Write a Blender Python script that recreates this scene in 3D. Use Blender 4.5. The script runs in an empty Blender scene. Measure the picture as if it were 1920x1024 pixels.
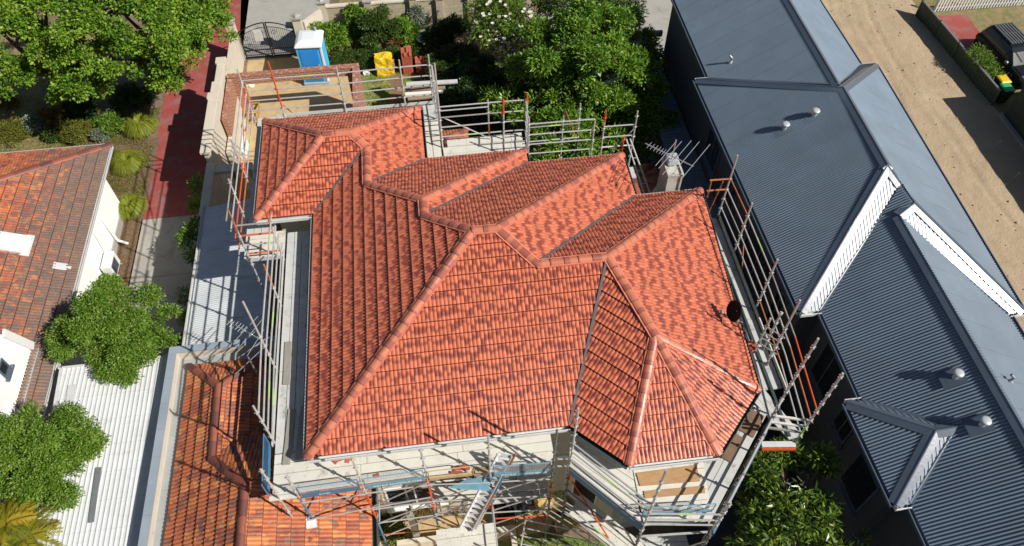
import bpy, bmesh, math, random
import numpy as np
from mathutils import Vector, Matrix, noise as mnoise
rad = math.radians
# ------------------------------------------------------------------ camera, sky, sun
YAW = rad(7.5)                      # the picture's horizontal axis against the houses' axis
CAMZ, FPX, TILT = 22.2, 1440.0, rad(53)
sc = bpy.context.scene
sc.render.resolution_x, sc.render.resolution_y = 1024, 546
cam = bpy.data.cameras.new("camera"); camo = bpy.data.objects.new("camera", cam)
sc.collection.objects.link(camo); sc.camera = camo
cam.sensor_width = 36.0; cam.lens = FPX/1920*36.0; cam.clip_end = 500
cam.sensor_fit = 'HORIZONTAL'
camo.location = (0, 0, CAMZ)
camo.rotation_euler = (rad(90)-TILT, 0, -YAW)
SUN_AZ, SUN_EL = rad(-33.5), rad(42)
sun_dir = Vector((math.cos(SUN_EL)*math.cos(SUN_AZ), math.cos(SUN_EL)*math.sin(SUN_AZ), math.sin(SUN_EL)))
sl = bpy.data.lights.new("sun", 'SUN'); sl.energy = 5.0; sl.angle = rad(0.5); sl.color = (1.0, 0.95, 0.87)
so = bpy.data.objects.new("sun", sl); sc.collection.objects.link(so)
so.rotation_euler = sun_dir.to_track_quat('Z', 'Y').to_euler()
wd = bpy.data.worlds.new("World"); sc.world = wd; wd.use_nodes = True
nt = wd.node_tree; nt.nodes.clear()
wo = nt.nodes.new('ShaderNodeOutputWorld'); wb = nt.nodes.new('ShaderNodeBackground')
sk = nt.nodes.new('ShaderNodeTexSky'); sk.sky_type = 'NISHITA'; sk.sun_disc = False
sk.sun_elevation = SUN_EL; sk.sun_rotation = rad(90)-SUN_AZ
wb.inputs['Strength'].default_value = 0.05
nt.links.new(sk.outputs[0], wb.inputs[0]); nt.links.new(wb.outputs[0], wo.inputs[0])
sc.view_settings.view_transform = 'Standard'; sc.view_settings.look = 'None'
sc.view_settings.exposure = 0.15; sc.view_settings.gamma = 1.0
sc.cycles.max_bounces = 5; sc.cycles.transparent_max_bounces = 6

# ------------------------------------------------------------------ picture ray -> world point at a known height
_F = Vector((math.sin(YAW)*math.cos(TILT), math.cos(YAW)*math.cos(TILT), -math.sin(TILT)))
_R = Vector((math.cos(YAW), -math.sin(YAW), 0.0)); _U = _R.cross(_F)
def ray(x, y): return _F + _R*((x-960)/FPX) + _U*((512-y)/FPX)
def P(x, y, z=0.0):
    d = ray(x, y); return Vector((0, 0, CAMZ)) + d*((z-CAMZ)/d.z)
def PU(x, y, u):
    d = ray(x, y); return Vector((0, 0, CAMZ)) + d*(u/d.x)
def PV(x, y, v):
    d = ray(x, y); return Vector((0, 0, CAMZ)) + d*(v/d.y)

# ------------------------------------------------------------------ object helpers
COL = sc.collection
def tag(o, label=None, cat=None, group=None, kind=None):
    if label: o['label'] = label
    if cat: o['category'] = cat
    if group: o['group'] = group
    if kind: o['kind'] = kind
    return o
def thing(name, label, cat, loc=(0, 0, 0), rz=0.0, group=None):
    o = bpy.data.objects.new(name, None); COL.objects.link(o)
    o.location = loc; o.rotation_euler = (0, 0, rz); o.empty_display_size = .3
    return tag(o, label, cat, group)
def inv(o):
    return Matrix.LocRotScale(o.location, o.rotation_euler, None).inverted()
class MB:
    """collects geometry (world coordinates) and builds one mesh object"""
    def __init__(s): s.v = []; s.f = []; s.m = []; s.cm = 0; s.c = None
    def face(s, pts):
        b = len(s.v); s.v += [tuple(p) for p in pts]; s.f.append(list(range(b, b+len(pts)))); s.m.append(s.cm)
    def add(s, vs, fs):
        b = len(s.v); s.v += [tuple(p) for p in vs]
        for f in fs: s.f.append([b+i for i in f]); s.m.append(s.cm)
    def box(s, x0, x1, y0, y1, z0, z1, rz=0, c=None):
        vs = [(x, y, z) for z in (z0, z1) for y in (y0, y1) for x in (x0, x1)]
        if rz:
            cx, cy = c or ((x0+x1)/2, (y0+y1)/2); ca, sa = math.cos(rz), math.sin(rz)
            vs = [(cx+(x-cx)*ca-(y-cy)*sa, cy+(x-cx)*sa+(y-cy)*ca, z) for x, y, z in vs]
        s.add(vs, [(0,2,3,1),(4,5,7,6),(0,1,5,4),(2,6,7,3),(0,4,6,2),(1,3,7,5)]); return s
    def prism(s, poly, z0, z1):
        n = len(poly); z0s = z0 if isinstance(z0, (list, tuple)) else [z0]*n; z1s = z1 if isinstance(z1, (list, tuple)) else [z1]*n
        a = sum(poly[i][0]*poly[(i+1)%n][1]-poly[(i+1)%n][0]*poly[i][1] for i in range(n))
        idx = list(range(n)) if a > 0 else list(range(n))[::-1]
        vs = [(poly[i][0], poly[i][1], z0s[i]) for i in idx]+[(poly[i][0], poly[i][1], z1s[i]) for i in idx]
        s.add(vs, [list(range(n))[::-1], list(range(n, 2*n))]+[(i, (i+1)%n, n+(i+1)%n, n+i) for i in range(n)]); return s
    def tube(s, a, b, r=.024, n=6, r2=None, caps=True):
        a, b = Vector(a), Vector(b); d = b-a
        if d.length < 1e-5: return s
        d.normalize(); t = d.cross(Vector((0, 0, 1)) if abs(d.z) < .9 else Vector((1, 0, 0))).normalized(); w = d.cross(t)
        r2 = r if r2 is None else r2; vs = []
        for p, q in ((a, r), (b, r2)):
            for i in range(n):
                an = 2*math.pi*i/n; vs.append(p+(t*math.cos(an)+w*math.sin(an))*q)
        fs = [(i, (i+1)%n, n+(i+1)%n, n+i) for i in range(n)]
        if caps: fs += [list(range(n))[::-1], list(range(n, 2*n))]
        s.add(vs, fs); return s
    def path(s, pts, r=.024, n=6, rs=None):
        for i in range(len(pts)-1):
            s.tube(pts[i], pts[i+1], rs[i] if rs else r, n, rs[i+1] if rs else r)
        return s
    def beam(s, a, b, w, h, up=(0, 0, 1)):
        """box of width w and height h along a-b, a-b being the centre of its underside"""
        a, b, up = Vector(a), Vector(b), Vector(up); d = (b-a).normalized(); t = d.cross(up).normalized(); q = t.cross(d)
        vs = []
        for p in (a, b):
            for x, y in ((-w/2, 0), (w/2, 0), (w/2, h), (-w/2, h)): vs.append(p+t*x+q*y)
        s.add(vs, [(0,1,2,3),(7,6,5,4),(0,4,5,1),(1,5,6,2),(2,6,7,3),(3,7,4,0)]); return s
    def lathe(s, c, prof, n=16, sx=1, sy=1):
        vs = []; m = len(prof)
        for r, z in prof:
            for i in range(n):
                an = 2*math.pi*i/n; vs.append((c[0]+r*sx*math.cos(an), c[1]+r*sy*math.sin(an), c[2]+z))
        fs = [(j*n+i, j*n+(i+1)%n, (j+1)*n+(i+1)%n, (j+1)*n+i) for j in range(m-1) for i in range(n)]
        fs += [list(range(n))[::-1], [(m-1)*n+i for i in range(n)]]
        s.add(vs, fs); return s
    def build(s, name, mat, parent=None, smooth=False, bevel=0, attr=None):
        me = bpy.data.meshes.new(name); me.from_pydata(s.v, [], s.f)
        mats = mat if isinstance(mat, (list, tuple)) else [mat]
        for m in mats: me.materials.append(m)
        if len(mats) > 1: me.polygons.foreach_set('material_index', s.m)
        if attr is not None:
            at = me.attributes.new('T', 'FLOAT_COLOR', 'CORNER'); at.data.foreach_set('color', np.array(attr, dtype=np.float32).ravel())
        if smooth: me.polygons.foreach_set('use_smooth', [True]*len(me.polygons))
        me.update()
        o = bpy.data.objects.new(name, me); COL.objects.link(o)
        if parent is not None:
            mi = inv(parent)
            if parent.parent: mi = mi @ inv(parent.parent)
            me.transform(mi); o.parent = parent
        if bevel:
            b = o.modifiers.new('b', 'BEVEL'); b.width = bevel; b.segments = 2; b.limit_method = 'ANGLE'; b.angle_limit = rad(40)
        return o
def structure(name, mb, mat, **k):
    return tag(mb.build(name, mat, **k), kind='structure')
def copy_tree(o, loc=None, rz=None, label=None, parent=None):
    c = o.copy(); COL.objects.link(c)
    if parent is not None: c.parent = parent
    if loc is not None: c.location = loc
    if rz is not None: c.rotation_euler = (0, 0, rz)
    if label: c['label'] = label
    for ch in list(o.children): copy_tree(ch, parent=c)
    return c

# ------------------------------------------------------------------ materials
def new_mat(name):
    m = bpy.data.materials.new(name); m.use_nodes = True; nt = m.node_tree; nt.nodes.clear()
    out = nt.nodes.new('ShaderNodeOutputMaterial'); b = nt.nodes.new('ShaderNodeBsdfPrincipled')
    nt.links.new(b.outputs[0], out.inputs[0]); return m, nt, b
def N(nt, t, **k):
    n = nt.nodes.new(t)
    for a, v in k.items():
        if a in n.inputs.keys(): n.inputs[a].default_value = v
        else: setattr(n, a, v)
    return n
def tex(nt, scale, detail=4, rough=.6, stretch=None, off=(0, 0, 0)):
    g = nt.nodes.new('ShaderNodeNewGeometry'); mp = nt.nodes.new('ShaderNodeMapping')
    nt.links.new(g.outputs['Position'], mp.inputs[0])
    mp.inputs['Scale'].default_value = stretch or (1, 1, 1); mp.inputs['Location'].default_value = off
    n = nt.nodes.new('ShaderNodeTexNoise'); n.inputs['Scale'].default_value = scale
    n.inputs['Detail'].default_value = detail; n.inputs['Roughness'].default_value = rough
    nt.links.new(mp.outputs[0], n.inputs['Vector']); return n.outputs['Fac']
def ramp(nt, src, stops, interp='LINEAR'):
    r = nt.nodes.new('ShaderNodeValToRGB'); r.color_ramp.interpolation = interp
    e = r.color_ramp.elements
    while len(e) < len(stops): e.new(.5)
    for i, (p, c) in enumerate(stops):
        e[i].position = p; e[i].color = tuple(c)+((1,) if len(c) == 3 else ()) if isinstance(c, (tuple, list)) else (c, c, c, 1)
    nt.links.new(src, r.inputs[0]); return r.outputs[0]
def mix(nt, fac, a, b, mode='MIX'):
    m = nt.nodes.new('ShaderNodeMix'); m.data_type = 'RGBA'; m.blend_type = mode
    for sock, v in ((m.inputs[0], fac), (m.inputs[6], a), (m.inputs[7], b)):
        if isinstance(v, bpy.types.NodeSocket): nt.links.new(v, sock)
        elif isinstance(v, (int, float)): sock.default_value = v
        else: sock.default_value = tuple(v)+(1,)
    return m.outputs[2]
def math_(nt, op, a, b=0.0, clamp=False):
    m = nt.nodes.new('ShaderNodeMath'); m.operation = op; m.use_clamp = clamp
    for i, v in enumerate((a, b)):
        if isinstance(v, bpy.types.NodeSocket): nt.links.new(v, m.inputs[i])
        else: m.inputs[i].default_value = v
    return m.outputs[0]
def bump(nt, b, h, strength=.3, dist=.02):
    n = nt.nodes.new('ShaderNodeBump'); n.inputs['Strength'].default_value = strength; n.inputs['Distance'].default_value = dist
    nt.links.new(h, n.inputs['Height']); nt.links.new(n.outputs[0], b.inputs['Normal'])
def basic(name, col, rough=.6, metal=0.0, var=.18, scale=3.0, dirt=None, dscale=1.2, dth=.55, bmp=0.0, bscale=40, spec=.5, stretch=None):
    """colour with fine and coarse variation, optional dirt patches of another colour"""
    m, nt, b = new_mat(name)
    c2 = tuple(max(0, x*(1-var)) for x in col); c3 = tuple(min(1, x*(1+var*.8)) for x in col)
    f = tex(nt, scale, 6, .65, stretch)
    c = ramp(nt, f, [(.3, c2), (.5, col), (.72, c3)])
    if dirt:
        d = ramp(nt, tex(nt, dscale, 8, .7, off=(7, 3, 1)), [(dth, 0.0), (dth+.12, 1.0)])
        c = mix(nt, d, c, dirt)
    nt.links.new(c, b.inputs['Base Color'])
    b.inputs['Roughness'].default_value = rough; b.inputs['Metallic'].default_value = metal
    b.inputs['Specular IOR Level'].default_value = spec
    if bmp: bump(nt, b, tex(nt, bscale, 5), bmp, .02)
    return m
# ------------------------------------------------------------------ roof coverings as real geometry
def plane_frame(verts):
    vs = [Vector(v) for v in verts]; n = Vector((0, 0, 0))
    for i in range(len(vs)):
        a, b = vs[i], vs[(i+1) % len(vs)]
        n += Vector(((a.y-b.y)*(a.z+b.z), (a.z-b.z)*(a.x+b.x), (a.x-b.x)*(a.y+b.y)))
    n.normalize()
    if n.z < 0: n = -n
    up = (Vector((0, 0, 1))-n*n.z).normalized(); ac = up.cross(n).normalized()
    o = min(vs, key=lambda p: p.z)
    c = sum(vs, Vector())/len(vs); o = o-n*((o-c).dot(n))
    return vs, n, up, ac, o
def spans(poly, x):
    ys = []
    n = len(poly)
    for i in range(n):
        (x0, y0), (x1, y1) = poly[i], poly[(i+1) % n]
        if (x0 <= x) != (x1 <= x): ys.append(y0+(y1-y0)*(x-x0)/(x1-x0))
    ys.sort(); return [(ys[i], ys[i+1]) for i in range(0, len(ys)-1, 2)]
MARS = [(0, -.004), (.06, .018), (.24, .029), (.42, .022), (.5, -.002), (.56, .020), (.75, .029), (.94, .018)]
def corrugated(pitch, h): return [(0, 0), (.25, h*.5), (.5, h), (.75, h*.5)]
def cover(name, verts, mat, parent, course=.345, tile=.19, prof=MARS, step=.046, seed=1, phase=0.0, smooth=False, over=0.0):
    """covers the polygon with profiled sheets or tiles running up the slope; course=0 is one continuous sheet"""
    vs, n, up, ac, o = plane_frame(verts)
    poly = [((p-o).dot(ac), (p-o).dot(up)) for p in vs]
    xs0 = min(p[0] for p in poly); xs1 = max(p[0] for p in poly); vmax = max(p[1] for p in poly)
    k0 = math.floor(xs0/tile-phase)-1; k1 = math.ceil(xs1/tile)+2
    cols = []
    for k in range(k0, k1):
        for fx, h in prof: cols.append(((k+phase+fx)*tile, h, (k, fx >= .499)))
    vmin = min(p[1] for p in poly)
    V = []; F = []; A = []
    rng = np.random.RandomState(seed); rt = {}
    def R(k, j, half=0):
        if (k, j) in rt: pass
        else: rt[(k, j)] = rng.rand(2)
        if course > .34: j = (j, half)
        if (k, j) not in rt: rt[(k, j)] = rng.rand(2)
        return rt[(k, j)]
    eps = 1e-4
    for i in range(len(cols)-1):
        xa, ha, k = cols[i]; xb, hb, _ = cols[i+1]
        ca, cb = max(xa, xs0+eps), min(xb, xs1-eps)
        if ca >= cb: continue
        if xb > xa:
            ta = (ca-xa)/(xb-xa); tb = (cb-xa)/(xb-xa); ha, hb = ha+(hb-ha)*ta, ha+(hb-ha)*tb
        sa, sb = spans(poly, ca), spans(poly, cb)
        if len(sa) != len(sb):
            m = spans(poly, (ca+cb)/2)
            if len(sa) != len(m): sa = m
            if len(sb) != len(m): sb = m
        for (a0, a1), (b0, b1) in zip(sa, sb):
            if course <= 0:
                if a1-a0 < 1e-3 and b1-b0 < 1e-3: continue
                b = len(V)
                for x, y, h in ((ca, a0, ha), (cb, b0, hb), (cb, b1, hb), (ca, a1, ha)): V.append(o+ac*x+up*y+n*h)
                F.append((b, b+1, b+2, b+3)); A += [(0, 0, 0, 1)]*4
                continue
            j0 = int(math.floor((min(a0, b0)-vmin)/course)); j1 = int(math.ceil((max(a1, b1)-vmin)/course))
            for j in range(j0, j1):
                y0, y1 = vmin+j*course, vmin+(j+1)*course
                p0, p1 = max(a0, y0), min(a1, y1); q0, q1 = max(b0, y0), min(b1, y1)
                p0, q0 = min(p0, y1), min(q0, y1); p1, q1 = max(p1, y0), max(q1, y0)
                if p1-p0 < 1e-3 and q1-q0 < 1e-3: continue
                p1 = max(p1, p0); q1 = max(q1, q0)
                r = R(k[0], j, k[1]); b = len(V)
                for x, y, h in ((ca, p0, ha), (cb, q0, hb), (cb, q1, hb), (ca, p1, ha)):
                    fv = (y-y0)/course; V.append(o+ac*x+up*y+n*(h+step*(1-fv)+(r[1]-.5)*.006))
                    A.append((fv, r[0], r[1], 1))
                F.append((b, b+1, b+2, b+3))
                if abs(p0-y0) < 1e-3 or abs(q0-y0) < 1e-3:      # the tile's front edge
                    b = len(V)
                    for x, y, h in ((ca, p0-.017, ha+.010), (cb, q0-.017, hb+.010), (cb, q0, hb+step), (ca, p0, ha+step)): V.append(o+ac*x+up*y+n*h)
                    F.append((b, b+1, b+2, b+3)); A += [(-1, r[0], r[1], 1)]*4
    mb = MB(); mb.v = [tuple(p) for p in V]; mb.f = F; mb.m = [0]*len(F)
    return mb.build(name, mat, parent, attr=A, smooth=smooth)
def ridge_caps(a, b, parent, mat, seg=.34, w=.100, h=.052, seed=0, name='ridge_capping', lift=.042):
    """overlapping cap tiles along a-b, faceted like terracotta capping, on a mortar bed"""
    a, b = Vector(a), Vector(b); L = (b-a).length; d = (b-a).normalized()
    t = d.cross(Vector((0, 0, 1))).normalized(); q = t.cross(d)
    if q.z < 0: q = -q
    n = max(1, int(round(L/seg))); s = L/n; rng = random.Random(seed)
    V = []; F = []; A = []
    up = d if d.z >= 0 else -d
    base = a if d.z >= 0 else b
    for i in range(n):
        r1, r2 = rng.random(), rng.random()
        p0 = base+up*(i*s-.03); p1 = base+up*((i+1)*s+.02)
        b0 = len(V)
        for p, e in ((p0, .018), (p1, .0)):
            for x, y in ((-w-.01, -.02), (-w*.8, h*.42), (-w*.35, h*.9), (0, h), (w*.35, h*.9), (w*.8, h*.42), (w+.01, -.02)):
                V.append(p+t*x*(1+e*2)+q*(y+e+lift+rng.uniform(-.002, .002)))
        for k in range(6): F.append((b0+k, b0+k+1, b0+8+k, b0+7+k)); A += [(0, r1, r2, 1), (0, r1, r2, 1), (1, r1, r2, 1), (1, r1, r2, 1)]
        F.append(tuple(b0+k for k in range(7))[::-1]); A += [(0, r1, r2, 1)]*7
    mb = MB(); mb.v = [tuple(p) for p in V]; mb.f = F; mb.m = [0]*len(F)
    return mb.build(name, mat, parent, attr=A)
def strip(name, a, b, w, mat, parent, lift=.02, th=.012, flat=False):
    a, b = Vector(a), Vector(b); mb = MB(); mb.beam(a+Vector((0, 0, lift)), b+Vector((0, 0, lift)), w, th); return mb.build(name, mat, parent)
def fold_strip(name, a, b, mat, parent, w=.14, drop=.07, lift=.045):
    """folded metal capping: two wings falling each way from a-b"""
    a, b = Vector(a), Vector(b); d = (b-a).normalized(); t = d.cross(Vector((0, 0, 1))).normalized(); q = t.cross(d)
    if q.z < 0: q = -q
    mb = MB(); prof = [(-w, -drop-.012), (-w, -drop), (-w*.12, lift*.2), (0, lift*.45), (w*.12, lift*.2), (w, -drop), (w, -drop-.012)]
    vs = [p+t*x+q*(y+lift) for p in (a, b) for x, y in prof]; m = len(prof)
    mb.add(vs, [(k, k+1, m+k+1, m+k) for k in range(m-1)]+[list(range(m))[::-1], list(range(m, 2*m))]); return mb.build(name, mat, parent)
def wing_cap(name, a, b, o1, o2, mat, parent, w=.17, s=.607, lift=.05):
    """folded metal capping whose two wings lie on the two roof planes falling towards o1 and o2"""
    a, b = Vector(a), Vector(b); d = (b-a).normalized(); Z = Vector((0, 0, lift)); mb = MB(); ws = []
    for o in (o1, o2):
        nrm = Vector((o[0]*s, o[1]*s, 1)).normalized(); v = d.cross(nrm).normalized(); v = v if v.dot(Vector((o[0], o[1], 0))) > 0 else -v; ws.append(v)
    mid = (ws[0]+ws[1]).normalized() if (ws[0]+ws[1]).length > .05 else Vector((0, 0, -1))
    pr = [ws[0]*w+Vector((0, 0, -.02)), ws[0]*w, ws[0]*.03+Vector((0, 0, .004)), Vector((0, 0, .022)), ws[1]*.03+Vector((0, 0, .004)), ws[1]*w, ws[1]*w+Vector((0, 0, -.02))]
    vs = [p+Z+q for p in (a, b) for q in pr]; m = len(pr)
    mb.add(vs, [(k, k+1, m+k+1, m+k) for k in range(m-1)]+[list(range(m))[::-1], list(range(m, 2*m))]); return mb.build(name, mat, parent)
def gutter(a, b, out, mat, parent, w=.12, h=.11, name='gutter'):
    """open quad gutter with its back edge on a-b; out = unit vector away from the roof"""
    a, b, out = Vector(a), Vector(b), Vector(out); mb = MB(); t = .008
    prof = [(0, 0), (0, -h), (w, -h), (w, -.005), (w+.012, .0), (w-.012, .004), (w-t, -h+t), (t, -h+t), (t, 0)]
    vs = [p+out*x+Vector((0, 0, z)) for p in (a, b) for x, z in prof]; m = len(prof)
    mb.add(vs, [(k, (k+1) % m, m+(k+1) % m, m+k) for k in range(m)]); 
    mb.face([a+out*x+Vector((0, 0, z)) for x, z in ((0, 0), (0, -h), (w, -h), (w, 0))]); mb.face([b+out*x+Vector((0, 0, z)) for x, z in ((0, 0), (0, -h), (w, -h), (w, 0))])
    return mb.build(name, mat, parent)

def tile_mat(name, light, dark, rough, age=0.0, lichen=(.33, .31, .24), flame=True, warm=1.0):
    m, nt, b = new_mat(name)
    at = N(nt, 'ShaderNodeAttribute', attribute_name='T'); sp = N(nt, 'ShaderNodeSeparateColor'); nt.links.new(at.outputs['Color'], sp.inputs[0])
    fv, r1, r2 = sp.outputs[0], sp.outputs[1], sp.outputs[2]
    lt = ramp(nt, r1, [(0, tuple(x*.86 for x in light)), (.5, light), (1, tuple(min(1, x*1.15) for x in light))])
    if flame:
        # each tile carries a dark flashed patch somewhere along its length
        big = math_(nt, 'MULTIPLY', math_(nt, 'SUBTRACT', tex(nt, 1.6, 3), .5), 1.3)
        cen = math_(nt, 'ADD', math_(nt, 'ADD', math_(nt, 'MULTIPLY', r2, .55), .25), math_(nt, 'MULTIPLY', big, .30))
        dist = math_(nt, 'ABSOLUTE', math_(nt, 'SUBTRACT', fv, cen))
        wid = math_(nt, 'ADD', math_(nt, 'MULTIPLY', r1, .26), math_(nt, 'ADD', .07, math_(nt, 'MULTIPLY', big, .16)))
        f = math_(nt, 'SUBTRACT', wid, dist)
        f = ramp(nt, math_(nt, 'ADD', math_(nt, 'MULTIPLY', f, 5.0), .35), [(0, 0), (1, 1)])
        f = math_(nt, 'MULTIPLY', f, math_(nt, 'ADD', .55, math_(nt, 'MULTIPLY', tex(nt, 14, 3), .7)), clamp=True)
        c = mix(nt, f, lt, dark)
        nose = math_(nt, 'LESS_THAN', fv, .012); c = mix(nt, math_(nt, 'MULTIPLY', nose, .85), c, (.10, .022, .015))
    else:
        c = mix(nt, ramp(nt, r2, [(.35, 0), (.9, 1)]), lt, dark)
    if age:
        o2 = ramp(nt, math_(nt, 'ADD', math_(nt, 'MULTIPLY', r1, .6), math_(nt, 'SUBTRACT', math_(nt, 'MULTIPLY', tex(nt, .9, 4, off=(2, 5, 0)), 1.5), .55)), [(0, (.70, .27, .085)), (.22, (.52, .14, .055)), (.45, (.32, .09, .055)), (.62, (.62, .20, .06)), (.8, (.20, .075, .07)), (1, (.42, .11, .06))], 'CONSTANT')
        if warm < 1: o2 = mix(nt, 1.0, o2, (warm, warm*.92, warm), 'MULTIPLY')
        c = mix(nt, .8, c, o2)
        dn = tex(nt, 5.5, 9, .75, off=(3, 1, 0))
        if warm < 1:        # growth is heaviest towards the eave, the upper roof keeps its orange
            g = nt.nodes.new('ShaderNodeNewGeometry'); sx = N(nt, 'ShaderNodeSeparateXYZ'); nt.links.new(g.outputs['Position'], sx.inputs[0])
            dn = math_(nt, 'ADD', dn, math_(nt, 'MULTIPLY', math_(nt, 'ADD', sx.outputs[0], 13.6), .075))
        d = ramp(nt, dn, [(.62-age*.28+(.10 if warm < 1 else 0), 0), (.70-age*.2+(.08 if warm < 1 else 0), 1)])
        # growth spreads from the sheltered eave end of a tile
        c = mix(nt, math_(nt, 'MULTIPLY', d, .85), c, mix(nt, tex(nt, 18, 4), (.05, .05, .045), lichen))
        w = ramp(nt, tex(nt, 26, 3, .5, off=(9, 2, 5)), [(.66, 0), (.72, 1)])
        c = mix(nt, math_(nt, 'MULTIPLY', w, .6), c, (.55, .52, .42))
        nose = math_(nt, 'LESS_THAN', fv, .012); c = mix(nt, math_(nt, 'MULTIPLY', nose, .8), c, (.06, .03, .02))
    else:
        c = mix(nt, ramp(nt, tex(nt, 9, 6), [(.45, 0), (.8, .35)]), c, tuple(x*.55 for x in light))
    nt.links.new(c, b.inputs['Base Color'])
    rr = ramp(nt, tex(nt, 30, 3), [(.3, rough*.8), (.8, min(1, rough*1.3))]); nt.links.new(rr, b.inputs['Roughness'])
    bump(nt, b, tex(nt, 60, 4), .25, .01)
    return m
def metal_roof_mat(name, col, rough=.35, metal=.0, dirt=None, spec=.5):
    m, nt, b = new_mat(name)
    f = tex(nt, 1.1, 5, .6); c = ramp(nt, f, [(.3, tuple(x*.9 for x in col)), (.7, tuple(x*1.08 for x in col))])
    st = tex(nt, 6, 4, .6, (1, 14, 1)); c = mix(nt, math_(nt, 'MULTIPLY', ramp(nt, st, [(.5, 0), (.8, 1)]), .18), c, tuple(x*.6 for x in col))
    if dirt:
        d = ramp(nt, tex(nt, 2.2, 9, .75, (.5, 3, 1)), [(.55, 0), (.75, .7)]); c = mix(nt, d, c, dirt)
    nt.links.new(c, b.inputs['Base Color']); b.inputs['Roughness'].default_value = rough; b.inputs['Metallic'].default_value = metal
    b.inputs['Specular IOR Level'].default_value = spec
    g = nt.nodes.new('ShaderNodeNewGeometry'); s3 = N(nt, 'ShaderNodeSeparateXYZ'); nt.links.new(g.outputs['Position'], s3.inputs[0])
    fl = math_(nt, 'FLOOR', math_(nt, 'DIVIDE', s3.outputs[1], .762)); wn = nt.nodes.new('ShaderNodeTexWhiteNoise'); wn.noise_dimensions = '1D'; nt.links.new(fl, wn.inputs['W'])
    c = mix(nt, math_(nt, 'MULTIPLY', wn.outputs['Value'], .09), c, tuple(x*.45 for x in col))
    fr_ = math_(nt, 'LESS_THAN', math_(nt, 'FRACT', math_(nt, 'DIVIDE', s3.outputs[1], .762)), .022); c = mix(nt, math_(nt, 'MULTIPLY', fr_, .28), c, tuple(x*.3 for x in col))
    nt.links.new(c, b.inputs['Base Color'])
    bump(nt, b, tex(nt, 8, 3), .08, .02)
    return m
M = {}
M['tile'] = tile_mat('terracotta_tile', (.60, .170, .090), (.225, .050, .038), .29)
def cap_mat(name, light, dark, rough):
    m, nt, b = new_mat(name); at = N(nt, 'ShaderNodeAttribute', attribute_name='T'); sp = N(nt, 'ShaderNodeSeparateColor'); nt.links.new(at.outputs['Color'], sp.inputs[0])
    fv, r1, r2 = sp.outputs
    lt = ramp(nt, r1, [(0, tuple(x*.8 for x in light)), (1, light)]); dk = ramp(nt, r1, [(0, dark), (1, tuple(x*1.5 for x in dark))])
    edge = math_(nt, 'ADD', math_(nt, 'MULTIPLY', r2, .75), math_(nt, 'MULTIPLY', math_(nt, 'SUBTRACT', tex(nt, 9, 3), .5), .25))
    f = ramp(nt, math_(nt, 'ADD', math_(nt, 'MULTIPLY', math_(nt, 'SUBTRACT', edge, fv), 12.0), .5), [(0, 0), (1, 1)])
    c = mix(nt, math_(nt, 'MULTIPLY', f, .8), lt, dk); c = mix(nt, math_(nt, 'LESS_THAN', fv, .02), c, tuple(x*.5 for x in dark))
    nt.links.new(c, b.inputs['Base Color']); b.inputs['Roughness'].default_value = rough; bump(nt, b, tex(nt, 40, 4), .2, .01); return m
M['cap'] = cap_mat('terracotta_cap', (.56, .19, .11), (.24, .07, .055), .28)
M['oldtile'] = tile_mat('aged_terracotta', (.42, .13, .05), (.14, .05, .035), .6, age=.35)
M['lichentile'] = tile_mat('lichened_terracotta', (.46, .14, .06), (.12, .05, .045), .6, age=.98, lichen=(.23, .20, .165), warm=.95)
M['oldcap'] = tile_mat('aged_cap', (.30, .09, .055), (.13, .05, .045), .5, flame=False)
M['slate_metal'] = metal_roof_mat('slate_blue_sheet', (.165, .215, .275), .27, spec=1.0)
M['white_metal'] = metal_roof_mat('white_painted_sheet', (.62, .66, .68), .45, dirt=(.30, .25, .22))
M['valley'] = basic('dark_valley_metal', (.13, .135, .14), .6, .2, .15, 6)
M['grey_flash'] = basic('zinc_flashing', (.26, .27, .28), .45, .3, .15, 6)
M['slate_flash'] = metal_roof_mat('slate_blue_capping', (.10, .13, .175), .24, spec=1.0)
M['white_paint'] = basic('white_paint', (.78, .78, .76), .5, 0, .05, 2, dirt=(.55, .52, .47), dth=.68)
M['cream_render'] = basic('cream_render', (.60, .54, .44), .85, 0, .08, 2.5, dirt=(.36, .31, .25), dth=.60, bmp=.15)
M['white_render'] = basic('white_render', (.90, .895, .87), .8, 0, .04, 2, dirt=(.62, .58, .52), dth=.70)
M['shade_darkened_render'] = basic('shade_dark_render', (.060, .068, .085), .85, 0, .1, 2)  # mid-grey walls coloured darker to carry the shade of the gap
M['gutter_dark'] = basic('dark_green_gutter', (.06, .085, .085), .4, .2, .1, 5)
M['gutter_white'] = basic('pale_gutter', (.62, .63, .62), .4, .1, .1, 5)
M['timber'] = basic('weathered_timber', (.30, .23, .15), .8, 0, .3, 5, stretch=(1, 8, 1))
M['glass_dark'] = basic('dark_glass', (.02, .025, .03), .08, 0, .1, 1)
M['mortar'] = basic('mortar', (.44, .20, .13), .9, 0, .2, 8)
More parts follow.
